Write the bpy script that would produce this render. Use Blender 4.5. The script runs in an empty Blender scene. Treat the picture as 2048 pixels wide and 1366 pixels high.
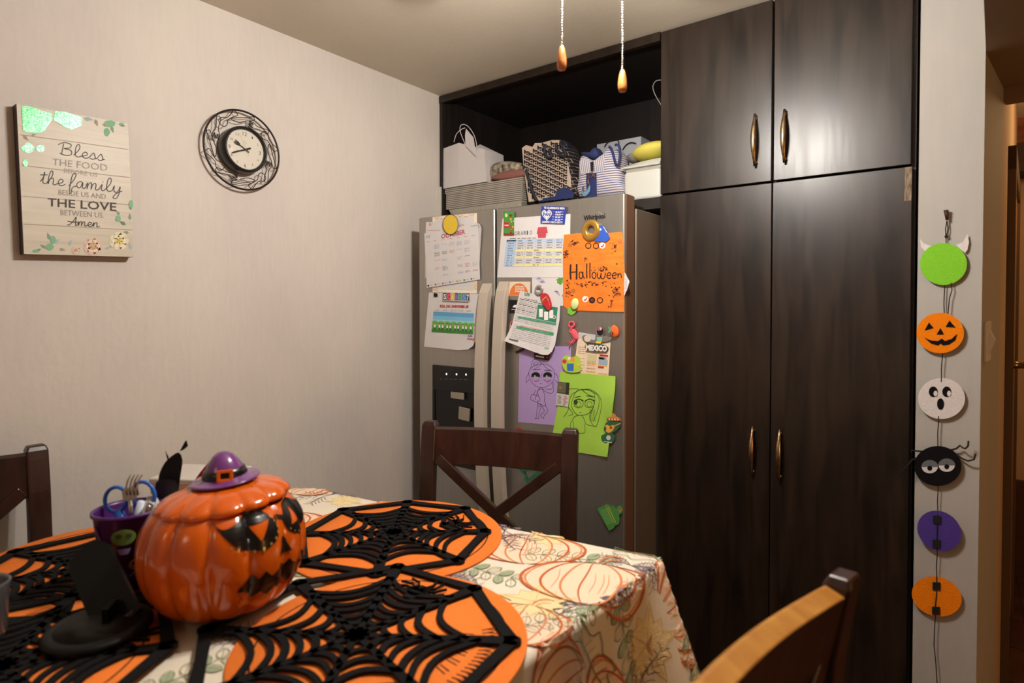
import bpy, bmesh, math, random
from mathutils import Vector, Matrix
from mathutils.geometry import tessellate_polygon
random.seed(7)
PI = math.pi
SC = bpy.context.scene
COL = SC.collection

# ---------------------------------------------------------------- camera
F_PX, CX, CY, CAM_H = 1190.75, 1024.0, 634.28, 1.42
YAW, PITCH, ROLL = math.radians(37.2232), math.radians(-1.13837), math.radians(-0.0254)
_f = Vector((-math.sin(YAW)*math.cos(PITCH), math.cos(YAW)*math.cos(PITCH), math.sin(PITCH)))
_r = Vector((math.cos(YAW), math.sin(YAW), 0)); _u = _r.cross(_f)
_c, _s = math.cos(ROLL), math.sin(ROLL)
RX = _c*_r + _s*_u; UP = -_s*_r + _c*_u; FW = _f
EYE = Vector((0, 0, CAM_H))
cam_d = bpy.data.cameras.new('camera'); cam = bpy.data.objects.new('camera', cam_d); COL.objects.link(cam)
cam_d.sensor_width = 36; cam_d.sensor_fit = 'HORIZONTAL'; cam_d.lens = F_PX/2048*36
cam_d.shift_y = -(683-CY)/2048; cam_d.clip_start = .02
_m = Matrix((RX, UP, -FW)).transposed().to_4x4(); _m.translation = EYE
cam.matrix_world = _m
cam_d.dof.use_dof = True; cam_d.dof.focus_distance = 2.05; cam_d.dof.aperture_fstop = 3.2
SC.camera = cam

# ---------------------------------------------------------------- world, exposure
w = bpy.data.worlds.new('room_air'); SC.world = w; w.use_nodes = True
w.node_tree.nodes['Background'].inputs[0].default_value = (.75, .82, 1, 1)
w.node_tree.nodes['Background'].inputs[1].default_value = .02
SC.view_settings.view_transform = 'Standard'; SC.view_settings.look = 'None'
SC.view_settings.gamma = 1; SC.view_settings.use_curve_mapping = False
SC.view_settings.exposure = 0.0
BULB_STRENGTH = 700.0          # the bulbs of the ceiling fan above the table
def lamp(name, loc, power, colr, size=.3, rot=None):
    d = bpy.data.lights.new(name, 'AREA' if rot else 'POINT'); d.energy = power; d.color = colr
    if rot: d.shape = 'DISK'; d.size = size
    else: d.shadow_soft_size = size
    o = bpy.data.objects.new(name, d); o.location = loc
    if rot: o.rotation_euler = rot
    COL.objects.link(o); return o
lamp('hall_lamp', (.62, 3.1, 2.15), 9, (1, .62, .3), .06)
lamp('side_room_lamp', (1.6, 1.1, 1.15), 20, (1, .5, .17), .18)
lamp('fill_light', (-.9, -1.4, 2.2), 4, (1, .8, .6), .2)  # added weak fill light behind the camera, no fixture stands there

# ---------------------------------------------------------------- measured planes
XL, YC, YF, ZC, ZT = -1.868, 1.92, 1.68, 2.35, .92   # left wall, cabinet fronts, fridge doors, ceiling, table top

def ray(px, py): return FW + RX*((px-CX)/F_PX) - UP*((py-CY)/F_PX)
def at(px, py, ax, val):
    d = ray(px, py); return EYE + d*((val-EYE[ax])/d[ax])

# ---------------------------------------------------------------- materials
def lin(c):
    c /= 255.0
    return c/12.92 if c <= .04045 else ((c+.055)/1.055)**2.4
def rgb(c, k=1.0): return (min(.92, lin(c[0])*k), min(.92, lin(c[1])*k), min(.92, lin(c[2])*k), 1)
_mats = {}
def mat(name, c, rough=.6, metal=0.0, k=1.0, noise=0.0, nscale=20.0, bump=0.0, coat=0.0, stretch=(1, 1, 1), c2=None, spec=.5, trans=0.0, emit=0, thin=False):
    if name in _mats: return _mats[name]
    m = bpy.data.materials.new(name); m.use_nodes = True; nt = m.node_tree; N = nt.nodes; L = nt.links
    b = N['Principled BSDF']; b.inputs['Roughness'].default_value = rough; b.inputs['Metallic'].default_value = metal
    b.inputs['Coat Weight'].default_value = coat; b.inputs['Coat Roughness'].default_value = .12
    b.inputs['Specular IOR Level'].default_value = spec; b.inputs['Transmission Weight'].default_value = trans
    col = rgb(c, k); b.inputs['Base Color'].default_value = col
    if emit: b.inputs['Emission Color'].default_value = col; b.inputs['Emission Strength'].default_value = emit
    if noise or bump or c2:
        tc = N.new('ShaderNodeTexCoord'); mp = N.new('ShaderNodeMapping'); mp.inputs['Scale'].default_value = stretch
        L.new(tc.outputs['Object'], mp.inputs[0])
        n = N.new('ShaderNodeTexNoise'); n.inputs['Scale'].default_value = nscale; n.inputs['Detail'].default_value = 6
        L.new(mp.outputs[0], n.inputs['Vector'])
        if noise or c2:
            r = N.new('ShaderNodeValToRGB'); r.color_ramp.elements[0].position = .32; r.color_ramp.elements[1].position = .68
            lo = rgb(c2, k) if c2 else tuple(x*(1-noise) for x in col[:3])+(1,)
            r.color_ramp.elements[0].color = lo; r.color_ramp.elements[1].color = col
            L.new(n.outputs[0], r.inputs[0]); L.new(r.outputs[0], b.inputs['Base Color'])
        if bump:
            bp = N.new('ShaderNodeBump'); bp.inputs['Strength'].default_value = bump; bp.inputs['Distance'].default_value = .004
            L.new(n.outputs[0], bp.inputs['Height']); L.new(bp.outputs[0], b.inputs['Normal'])
    _mats[name] = m; return m
def P(r, g, b, rough=.65, k=1.15):
    return mat('ink_%d_%d_%d_%d' % (r, g, b, int(rough*100)), (r, g, b), rough, k=k)
def striped(name, c1, c2, axis, freq, duty=.5, rough=.7):
    m = bpy.data.materials.new(name); m.use_nodes = True; nt = m.node_tree; N = nt.nodes; L = nt.links
    b = N['Principled BSDF']; b.inputs['Roughness'].default_value = rough
    tc = N.new('ShaderNodeTexCoord'); dt = N.new('ShaderNodeVectorMath'); dt.operation = 'DOT_PRODUCT'
    dt.inputs[1].default_value = axis; L.new(tc.outputs['Object'], dt.inputs[0])
    mu = N.new('ShaderNodeMath'); mu.operation = 'MULTIPLY'; mu.inputs[1].default_value = freq; L.new(dt.outputs['Value'], mu.inputs[0])
    fr = N.new('ShaderNodeMath'); fr.operation = 'FRACT'; L.new(mu.outputs[0], fr.inputs[0])
    r = N.new('ShaderNodeValToRGB'); r.color_ramp.interpolation = 'CONSTANT'
    r.color_ramp.elements[0].color = rgb(c1, 1.15); r.color_ramp.elements[1].color = rgb(c2, 1.15); r.color_ramp.elements[1].position = duty
    L.new(fr.outputs[0], r.inputs[0]); L.new(r.outputs[0], b.inputs['Base Color']); return m
def wall_paint(name, c, dirty, bump=.25, blot=None):
    m = bpy.data.materials.new(name); m.use_nodes = True; nt = m.node_tree; N = nt.nodes; L = nt.links
    b = N['Principled BSDF']; b.inputs['Roughness'].default_value = .78; b.inputs['Specular IOR Level'].default_value = .25
    tc = N.new('ShaderNodeTexCoord')
    def noise(scale, st, det=5):
        mp = N.new('ShaderNodeMapping'); mp.inputs['Scale'].default_value = st; L.new(tc.outputs['Object'], mp.inputs[0])
        n = N.new('ShaderNodeTexNoise'); n.inputs['Scale'].default_value = scale; n.inputs['Detail'].default_value = det
        L.new(mp.outputs[0], n.inputs['Vector']); return n
    a = noise(1.6, (1, 1, .7)); r = N.new('ShaderNodeValToRGB')
    r.color_ramp.elements[0].position = .3; r.color_ramp.elements[1].position = .66
    r.color_ramp.elements[0].color = rgb(dirty); r.color_ramp.elements[1].color = rgb(c); L.new(a.outputs[0], r.inputs[0])
    f = noise(38, (2.2, 2.2, .35), 8)
    mx = N.new('ShaderNodeMix'); mx.data_type = 'RGBA'; mx.blend_type = 'MULTIPLY'; mx.inputs[0].default_value = .1
    L.new(r.outputs[0], mx.inputs[6]); L.new(f.outputs[0], mx.inputs[7]); L.new(mx.outputs[2], b.inputs['Base Color'])
    h = noise(55, (1, 1, 1), 6)
    bp = N.new('ShaderNodeBump'); bp.inputs['Strength'].default_value = bump; bp.inputs['Distance'].default_value = .003
    L.new(h.outputs[0], bp.inputs['Height']); L.new(bp.outputs[0], b.inputs['Normal']); return m
def wood(name, c1, c2, rough, grain=(16, 16, 1.1), scale=3.0, coat=.25, bump=.12, knots=True):
    m = bpy.data.materials.new(name); m.use_nodes = True; nt = m.node_tree; N = nt.nodes; L = nt.links
    b = N['Principled BSDF']; b.inputs['Roughness'].default_value = rough
    b.inputs['Coat Weight'].default_value = coat; b.inputs['Coat Roughness'].default_value = .3
    tc = N.new('ShaderNodeTexCoord'); mp = N.new('ShaderNodeMapping'); mp.inputs['Scale'].default_value = grain
    L.new(tc.outputs['Object'], mp.inputs[0])
    n = N.new('ShaderNodeTexNoise'); n.inputs['Scale'].default_value = scale; n.inputs['Detail'].default_value = 9
    n.inputs['Distortion'].default_value = .6; L.new(mp.outputs[0], n.inputs['Vector'])
    n2 = N.new('ShaderNodeTexNoise'); n2.inputs['Scale'].default_value = 1.7; n2.inputs['Detail'].default_value = 3; L.new(tc.outputs['Object'], n2.inputs['Vector'])
    ad = N.new('ShaderNodeMath'); ad.operation = 'MULTIPLY_ADD'; ad.inputs[1].default_value = .7; L.new(n.outputs[0], ad.inputs[0])
    mu = N.new('ShaderNodeMath'); mu.operation = 'MULTIPLY'; mu.inputs[1].default_value = .4; L.new(n2.outputs[0], mu.inputs[0]); L.new(mu.outputs[0], ad.inputs[2])
    r = N.new('ShaderNodeValToRGB'); r.color_ramp.elements[0].position = .4; r.color_ramp.elements[1].position = .68
    r.color_ramp.elements[0].color = rgb(c2); r.color_ramp.elements[1].color = rgb(c1)
    L.new(ad.outputs[0], r.inputs[0]); L.new(r.outputs[0], b.inputs['Base Color'])
    bp = N.new('ShaderNodeBump'); bp.inputs['Strength'].default_value = bump; bp.inputs['Distance'].default_value = .002
    L.new(n.outputs[0], bp.inputs['Height']); L.new(bp.outputs[0], b.inputs['Normal'])
    rr = N.new('ShaderNodeMapRange'); rr.inputs[3].default_value = rough-.07; rr.inputs[4].default_value = rough+.1
    L.new(n.outputs[0], rr.inputs[0]); L.new(rr.outputs[0], b.inputs['Roughness']); return m

# ---------------------------------------------------------------- mesh builder
WORLD = {}
def tag(o, label=None, cat=None, group=None, kind=None):
    if label: o['label'] = label
    if cat: o['category'] = cat
    if group: o['group'] = group
    if kind: o['kind'] = kind
    return o
def thing(name, loc, label, cat, group=None):
    o = bpy.data.objects.new(name, None); o.empty_display_size = .05; o.location = loc; COL.objects.link(o)
    WORLD[o.name] = Vector(loc); return tag(o, label, cat, group)
def copy_tree(o, parent=None):
    c = o.copy(); COL.objects.link(c)
    if parent: c.parent = parent
    for ch in list(o.children): copy_tree(ch, c)
    return c
class MB:
    def __init__(s): s.v = []; s.f = []; s.fm = []; s.fs = []; s.mats = []
    def mi(s, m):
        if m not in s.mats: s.mats.append(m)
        return s.mats.index(m)
    def add(s, vs, fs, m, smooth=False):
        b = len(s.v); s.v += [Vector(v) for v in vs]; k = s.mi(m)
        for f in fs: s.f.append(tuple(b+i for i in f)); s.fm.append(k); s.fs.append(smooth)
        return s
    def box(s, a, b, m, T=None):
        x0, y0, z0 = a; x1, y1, z1 = b
        vs = [Vector(p) for p in ((x0,y0,z0),(x1,y0,z0),(x1,y1,z0),(x0,y1,z0),(x0,y0,z1),(x1,y0,z1),(x1,y1,z1),(x0,y1,z1))]
        if T: vs = [T(v) if callable(T) else T @ v for v in vs]
        return s.add(vs, [(0,3,2,1),(4,5,6,7),(0,1,5,4),(1,2,6,5),(2,3,7,6),(3,0,4,7)], m)
    def beam(s, p0, p1, wdt, thk, m, up=Vector((0, 0, 1))):
        p0, p1 = Vector(p0), Vector(p1); d = (p1-p0).normalized(); x = d.cross(up).normalized(); y = x.cross(d).normalized()
        vs = [p+x*a*wdt/2+y*b*thk/2 for p in (p0, p1) for a, b in ((-1,-1),(1,-1),(1,1),(-1,1))]
        return s.add(vs, [(3,2,1,0),(4,5,6,7),(0,1,5,4),(1,2,6,5),(2,3,7,6),(3,0,4,7)], m)
    def tube(s, path, r, m, n=8, closed=False, smooth=True):
        path = [Vector(p) for p in path]; L = len(path); rings = []; prev = None
        for i, p in enumerate(path):
            a = path[(i-1) % L] if (closed or i > 0) else p; b = path[(i+1) % L] if (closed or i < L-1) else p
            d = (b-a).normalized() if (b-a).length > 1e-9 else Vector((0, 0, 1))
            if prev is None: u = d.orthogonal().normalized()
            else: u = (prev-d*prev.dot(d)); u = u.normalized() if u.length > 1e-6 else d.orthogonal().normalized()
            prev = u; v = d.cross(u); rr = r[i] if isinstance(r, (list, tuple)) else r
            rings.append([p+(u*math.cos(2*PI*k/n)+v*math.sin(2*PI*k/n))*rr for k in range(n)])
        vs = [q for g in rings for q in g]; fs = []
        for i in range(L if closed else L-1):
            j = (i+1) % L
            for k in range(n): fs.append((i*n+k, i*n+(k+1) % n, j*n+(k+1) % n, j*n+k))
        if not closed: fs += [tuple(range(n-1, -1, -1)), tuple((L-1)*n+k for k in range(n))]
        return s.add(vs, fs, m, smooth)
    def lathe(s, prof, m, n=32, c=(0, 0, 0), M=None, rf=None, smooth=True, cap=True):
        c = Vector(c); vs = []; fs = []
        for r, z in prof:
            for k in range(n):
                a = 2*PI*k/n; q = rf(a, r, z) if rf else r
                p = Vector((q*math.cos(a), q*math.sin(a), z)); vs.append(c+(M @ p if M else p))
        for i in range(len(prof)-1):
            for k in range(n): fs.append((i*n+k, i*n+(k+1) % n, (i+1)*n+(k+1) % n, (i+1)*n+k))
        if cap and prof[0][0] > 1e-6: fs.append(tuple(range(n-1, -1, -1)))
        if cap and prof[-1][0] > 1e-6: fs.append(tuple((len(prof)-1)*n+k for k in range(n)))
        return s.add(vs, fs, m, smooth)
    def grid(s, fn, nu, nv, m, cu=False, cv=False, smooth=True):
        U = nu if cu else nu+1; V = nv if cv else nv+1
        vs = [fn(i/nu, j/nv) for i in range(U) for j in range(V)]
        fs = [(i*V+j, ((i+1) % U)*V+j, ((i+1) % U)*V+(j+1) % V, i*V+(j+1) % V) for i in range(nu) for j in range(nv)]
        return s.add(vs, fs, m, smooth)
    def ball(s, c, r, m, n=16, sq=(1, 1, 1), M=None):
        c = Vector(c); pr = [(r*math.sin(PI*i/n), -r*math.cos(PI*i/n)) for i in range(n+1)]
        b = len(s.v); s.lathe(pr, m, n*2)
        for i in range(b, len(s.v)):
            p = s.v[i]; p = Vector((p.x*sq[0], p.y*sq[1], p.z*sq[2])); s.v[i] = c+(M @ p if M else p)
        return s
    def prism(s, pts, m, fn0, fn1, m_side=None):
        """closed slab: fn0 maps a 2D point to the back face, fn1 to the front face"""
        pts = [Vector((p[0], p[1], 0)) for p in pts]; n = len(pts); tri = tessellate_polygon([pts])
        vs = [fn0(p.x, p.y) for p in pts]+[fn1(p.x, p.y) for p in pts]
        s.add(vs, [tuple(t) for t in tri]+[tuple(n+i for i in t) for t in tri], m)
        return s.add(vs, [(i, (i+1) % n, n+(i+1) % n, n+i) for i in range(n)], m_side or m)
    def build(s, name, parent=None, label=None, cat=None, group=None, kind=None, bevel=0, seg=2, origin=None, merge=False, subsurf=0):
        lo = [min(v[i] for v in s.v) for i in range(3)]; hi = [max(v[i] for v in s.v) for i in range(3)]
        org = Vector(origin) if origin is not None else Vector(((lo[0]+hi[0])/2, (lo[1]+hi[1])/2, lo[2]))
        me = bpy.data.meshes.new(name); me.from_pydata([v-org for v in s.v], [], s.f)
        for m in s.mats: me.materials.append(m)
        me.polygons.foreach_set('material_index', s.fm); me.polygons.foreach_set('use_smooth', s.fs)
        bm = bmesh.new(); bm.from_mesh(me)
        if merge: bmesh.ops.remove_doubles(bm, verts=bm.verts, dist=1e-5)
        bmesh.ops.recalc_face_normals(bm, faces=bm.faces); bm.to_mesh(me); bm.free(); me.update()
        o = bpy.data.objects.new(name, me); COL.objects.link(o)
        if parent: o.parent = parent; o.location = org-WORLD[parent.name]
        else: o.location = org
        WORLD[o.name] = org
        if bevel:
            md = o.modifiers.new('bevel', 'BEVEL'); md.width = bevel; md.segments = seg; md.limit_method = 'ANGLE'; md.angle_limit = math.radians(40)
            md.harden_normals = False
        if subsurf:
            md = o.modifiers.new('sub', 'SUBSURF'); md.levels = subsurf; md.render_levels = subsurf
        return tag(o, label, cat, group, kind)

# ---------------------------------------------------------------- drawing on surfaces
_glyph = {}
def glyphs(txt, bold=0.0):
    key = (txt, bold)
    if key in _glyph: return _glyph[key]
    cu = bpy.data.curves.new('t', 'FONT'); cu.body = txt; cu.resolution_u = 2; cu.offset = bold; cu.fill_mode = 'FRONT'
    o = bpy.data.objects.new('t', cu); COL.objects.link(o)
    me = o.to_mesh(); V = [(v.co.x, v.co.y) for v in me.vertices]; Fc = [tuple(p.vertices) for p in me.polygons]
    o.to_mesh_clear(); bpy.data.objects.remove(o); bpy.data.curves.remove(cu)
    x0 = min(v[0] for v in V); x1 = max(v[0] for v in V)
    V = [((x-x0)/(x1-x0), y/.73) for x, y in V]
    _glyph[key] = (V, Fc); return V, Fc
def smooth_pts(pts, k=5, closed=False):
    out = []; n = len(pts)
    for i in range(n if closed else n-1):
        g = lambda j: Vector(pts[j % n] if closed else pts[max(0, min(n-1, j))]).to_2d() if True else None
        a, b, c, d = g(i-1), g(i), g(i+1), g(i+2)
        for t in range(k):
            t /= k; out.append(.5*((2*b)+(c-a)*t+(2*a-5*b+4*c-d)*t*t+(3*b-a-3*c+d)*t**3))
    if not closed: out.append(Vector(pts[-1]).to_2d())
    return [(p.x, p.y) for p in out]
class Art:
    """draws flat shapes in 2D coordinates onto a surface; fn(x, y, lift) -> point"""
    def __init__(s, fn, tol=1e9, step=.0004, mb=None): s.fn = fn; s.tol = tol; s.step = step; s.mb = mb or MB(); s.base = 0.0
    def _tri(s, a, b, c, m, l):
        e = [((a[0]-b[0])**2+(a[1]-b[1])**2), ((b[0]-c[0])**2+(b[1]-c[1])**2), ((c[0]-a[0])**2+(c[1]-a[1])**2)]
        k = e.index(max(e))
        if e[k] > s.tol**2:
            p, q, r = ((a, b, c), (b, c, a), (c, a, b))[k]; h = ((p[0]+q[0])/2, (p[1]+q[1])/2)
            s._tri(p, h, r, m, l); s._tri(h, q, r, m, l); return
        s.mb.add([s.fn(p[0], p[1], l) for p in (a, b, c)], [(0, 1, 2)], m, s.tol < 1e8)
    def fill(s, pts, m, lvl=1, holes=()):
        l = s.base+lvl*s.step; rings = [[Vector((p[0], p[1], 0)) for p in pts]]+[[Vector((p[0], p[1], 0)) for p in h] for h in holes]
        flat = [q for r in rings for q in r]
        for t in tessellate_polygon(rings): s._tri(*[(flat[i].x, flat[i].y) for i in t], m, l)
        return s
    def circ(s, c, r, m, lvl=1, n=28, ry=None, hole=None, rot=0):
        ry = ry or r; ca, sa = math.cos(rot), math.sin(rot)
        R = lambda a, b: [(c[0]+a*math.cos(t)*ca-b*math.sin(t)*sa, c[1]+a*math.cos(t)*sa+b*math.sin(t)*ca) for t in [2*PI*i/n for i in range(n)]]
        return s.fill(R(r, ry), m, lvl, [R(r*hole, ry*hole)] if hole else ())
    def rect(s, x0, y0, x1, y1, m, lvl=1): return s.fill([(x0, y0), (x1, y0), (x1, y1), (x0, y1)], m, lvl)
    def stroke(s, pts, wd, m, lvl=1, sm=0, closed=False, taper=False):
        if sm: pts = smooth_pts(pts, sm, closed)
        if closed: pts = list(pts)+[pts[0]]
        n = len(pts); l = s.base+lvl*s.step; L = []; R = []
        for i in range(n):
            a = pts[max(0, i-1)]; b = pts[min(n-1, i+1)]
            if closed and i in (0, n-1): a = pts[n-2]; b = pts[1]
            dx, dy = b[0]-a[0], b[1]-a[1]; q = math.hypot(dx, dy) or 1
            h = wd/2*((math.sin(PI*(i+.4)/(n-.2)))**.5 if taper else 1)
            L.append(s.fn(pts[i][0]-dy/q*h, pts[i][1]+dx/q*h, l)); R.append(s.fn(pts[i][0]+dy/q*h, pts[i][1]-dx/q*h, l))
        s.mb.add(L+R, [(i, i+1, n+i+1, n+i) for i in range(n-1)], m); return s
    def text(s, txt, p0, p1, h, m, lvl=1, bold=0.0, up=None, slant=0.0):
        V, Fc = glyphs(txt, bold); l = s.base+lvl*s.step
        ux, uy = up if up else (0, -h); dx, dy = p1[0]-p0[0], p1[1]-p0[1]; q = math.hypot(dx, dy)
        vs = [s.fn(p0[0]+dx*x+ux*y+dx/q*slant*h*y, p0[1]+dy*x+uy*y+dy/q*slant*h*y, l) for x, y in V]
        s.mb.add(vs, Fc, m); return s
    def slab(s, pts, m, thick, side=None):
        """solid sheet whose front is at the base lift"""
        n = len(pts)
        s.fill(pts, m, 0)
        l = s.base; q = []
        for i in range(n):
            a, b = pts[i], pts[(i+1) % n]; k = 1
            if s.tol < 1e8: k = max(1, int(math.hypot(a[0]-b[0], a[1]-b[1])/s.tol))
            q += [(a[0]+(b[0]-a[0])*j/k, a[1]+(b[1]-a[1])*j/k) for j in range(k)]
        n = len(q); vs = [s.fn(x, y, l) for x, y in q]+[s.fn(x, y, l-thick) for x, y in q]
        s.mb.add(vs, [(i, (i+1) % n, n+(i+1) % n, n+i) for i in range(n)], side or m)
        for t in tessellate_polygon([[Vector((p[0], p[1], 0)) for p in pts]]): s._tri(*[(pts[i][0], pts[i][1]) for i in t], side or m, l-thick)
        return s
    def build(s, *a, **k): return s.mb.build(*a, **k)
def plane(ax, val, sgn, bulge=None, tol=1e9, lift=0.0, step=.0004):
    """art addressed by photo position, lying on the real plane axis=val, lifted towards the room"""
    def fn(x, y, l): return at(x, y, ax, val+sgn*(l+(bulge(x, y) if bulge else 0)))
    a = Art(fn, tol, step); a.base = lift; return a
def rot2(pts, c, ang, sc=1.0):
    ca, sa = math.cos(ang), math.sin(ang)
    return [(c[0]+sc*(x*ca-y*sa), c[1]+sc*(x*sa+y*ca)) for x, y in pts]
CUR = {'l': ([[(0,.2),(.38,1.2),(.42,1.9),(.25,2.05),(.12,1.4),(.14,.3),(.35,0),(.62,.25)]], .6),
 'e': ([[(0,.2),(.42,.5),(.45,.85),(.25,.98),(.08,.5),(.22,.03),(.48,.05),(.68,.3)]], .62),
 's': ([[(0,.15),(.3,1.05),(.42,.75),(.5,.3),(.35,0),(.1,.08)],[(.42,.1),(.66,.28)]], .6),
 't': ([[(0,.2),(.25,1),(.3,1.8),(.22,.3),(.4,0),(.62,.25)],[(-.05,1.25),(.55,1.4)]], .56),
 'h': ([[(0,.2),(.35,1.2),(.4,1.9),(.25,2.05),(.12,1.3),(.1,0),(.2,.7),(.42,1),(.52,.7),(.5,.15),(.65,0),(.85,.25)]], .82),
 'f': ([[(0,.1),(.35,1.1),(.5,1.95),(.3,2.1),(.15,1.2),(.1,-.8),(.25,-.9),(.3,-.1),(.65,.25)]], .6),
 'a': ([[(.5,.8),(.3,1),(.05,.6),(.12,.05),(.35,.1),(.52,.85),(.52,.15),(.65,0),(.8,.25)]], .78),
 'm': ([[(0,.3),(.12,.95),(.12,0),(.2,.7),(.38,1),(.46,.7),(.45,0),(.54,.7),(.72,1),(.82,.7),(.8,.12),(.95,0),(1.12,.25)]], 1.1),
 'n': ([[(0,.3),(.12,.95),(.12,0),(.2,.7),(.42,1),(.52,.7),(.5,.12),(.65,0),(.85,.25)]], .82),
 'i': ([[(0,.2),(.2,.95),(.18,.2),(.32,0),(.5,.25)],[(.22,1.3),(.26,1.42)]], .48),
 'y': ([[(0,.3),(.12,.95),(.12,.25),(.3,0),(.5,.3),(.6,.95),(.55,-.2),(.35,-.95),(.1,-.8),(.4,-.1),(.8,.3)]], .75),
 'B': ([[(.2,0),(.3,1.9)],[(-.15,1.5),(.3,2.05),(.85,1.9),(.8,1.3),(.35,1.05),(.9,.9),(.95,.2),(.5,-.05),(.05,.2)]], 1.15),
 'A': ([[(-.1,.1),(.15,.05),(.6,1.1),(.85,2.0),(.85,1),(.9,0),(1.1,.2)],[(-.1,.9),(.5,.75),(1.1,.85)]], 1.1),
 ' ': ([], .35)}
def script(art, txt, p0, p1, xh, wd, m, lvl=1, slant=.1):
    W = sum(CUR[c][1] for c in txt); L = math.hypot(p1[0]-p0[0], p1[1]-p0[1]); u = L/W; ex = ((p1[0]-p0[0])/L, (p1[1]-p0[1])/L); x = 0
    for c in txt:
        st, adv = CUR[c]
        for q in st:
            pts = [((x+a+slant*b*xh/u)*u, b*xh) for a, b in q]
            art.stroke([(p0[0]+ex[0]*a, p0[1]+ex[1]*a-b) for a, b in pts], wd, m, lvl, sm=5)
        x += adv
def scrib(art, x0, x1, y, h, m, slope=0.0, lvl=1, words=None, rnd=random):
    """a line of small print, too small to read, as word-like dashes"""
    x = x0
    while x < x1-1:
        wl = min(x1-x, rnd.uniform(2.5, 8)); art.fill([(x, y+slope*(x-x0)), (x+wl, y+slope*(x+wl-x0)), (x+wl, y+slope*(x+wl-x0)-h), (x, y+slope*(x-x0)-h)], m, lvl); x += wl+1.6

# ================================================================ the room
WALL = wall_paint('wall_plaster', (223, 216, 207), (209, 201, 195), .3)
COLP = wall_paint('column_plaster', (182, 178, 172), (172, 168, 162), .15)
CEIL = wall_paint('ceiling_plaster', (214, 204, 186), (200, 190, 170), .2)
HALLW = wall_paint('hall_plaster', (205, 180, 150), (190, 160, 128), .2)
BRICK = mat('old_brick', (150, 92, 62), .9, c2=(110, 62, 40), nscale=14, bump=.5)
TILE = mat('floor_tile', (96, 58, 42), .45, c2=(70, 40, 28), nscale=9, bump=.05)
DARKBEAM = mat('dark_beam', (60, 34, 22), .7, c2=(38, 20, 14), nscale=6, stretch=(1, 1, 6))
def slab_obj(name, a, b, m, kind='structure'):
    return MB().box(a, b, m).build(name, kind=kind, origin=(0, 0, 0))
slab_obj('wall_left', (XL-.1, -2.2, 0), (XL, 2.62, ZC), WALL)
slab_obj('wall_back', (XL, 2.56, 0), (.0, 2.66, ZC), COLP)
slab_obj('ceiling', (XL-.1, -2.2, ZC), (3.0, 5.6, ZC+.1), CEIL)
slab_obj('wall_front', (XL, -2.3, 0), (3.0, -2.2, ZC), WALL)
slab_obj('wall_right', (3.0, -2.2, 0), (3.1, 5.6, ZC), HALLW)
fl = MB().box((XL-.1, -2.2, -.1), (3.0, 5.6, 0), TILE); 
GROUT = mat('grout', (50, 34, 28), .9)
for i in range(17):
    x = XL+i*.3; fl.box((x-.002, -2.2, 0), (x+.002, 5.6, .0008), GROUT)
for i in range(26):
    y = -2.2+i*.3; fl.box((XL, y-.002, 0), (3.0, y+.002, .0008), GROUT)
fl.build('floor', kind='structure', origin=(0, 0, 0))
def vquad(name, ring, z0, z1, m, kind='structure'):
    n = len(ring); b = MB()
    b.add([(x, y, z0) for x, y in ring]+[(x, y, z1) for x, y in ring], [tuple(range(n)), tuple(range(n, 2*n))]+[(i, (i+1) % n, n+(i+1) % n, n+i) for i in range(n)], m)
    return b.build(name, kind=kind, origin=(0, 0, 0))
# the plastered column beside the cupboards and the splayed passage behind it
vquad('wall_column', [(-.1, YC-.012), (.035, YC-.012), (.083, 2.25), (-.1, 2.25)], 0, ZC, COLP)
vquad('wall_hall_left', [(.083, 2.25), (.089, 2.3), (.213, 4.1), (-.1, 4.1), (-.1, 2.25)], 0, ZC, HALLW)
vquad('wall_hall_end', [(.19, 4.1), (2.9, 4.1), (2.9, 4.2), (.19, 4.2)], 0, 2.13, HALLW)
vquad('wall_hall_gable', [(.17, 3.9), (2.9, 3.9), (2.9, 4.2), (.17, 4.2)], 2.2, ZC, BRICK)
vquad('trim_1', [(.19, 3.86), (2.9, 3.86), (2.9, 4.1), (.19, 4.1)], 2.08, 2.22, DARKBEAM)
vquad('trim_2', [(.193, 4.06), (2.9, 4.06), (2.9, 4.1), (.193, 4.1)], 0, .5, mat('dado_tile', (84, 46, 32), .6, noise=.3))
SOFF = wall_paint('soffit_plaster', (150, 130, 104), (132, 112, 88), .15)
vquad('ceiling_soffit', [(.036, YC), (.012, 1.2), (2.9, 1.2), (2.9, 2.28), (.088, 2.28)], 2.05, ZC-.002, SOFF)
vquad('trim_3', [(.082, 2.25), (2.9, 2.25), (2.9, 2.31), (.092, 2.31)], 2.015, 2.05, SOFF)
# baseboards
BASEB = mat('baseboard_tile', (74, 44, 34), .5, noise=.2)
slab_obj('baseboard_left', (XL, -2.2, 0), (XL+.012, 1.9, .08), BASEB)
vquad('baseboard_hall', [(.1, 2.4), (.113, 2.4), (.226, 4.05), (.21, 4.05)], 0, .08, BASEB)

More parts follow.
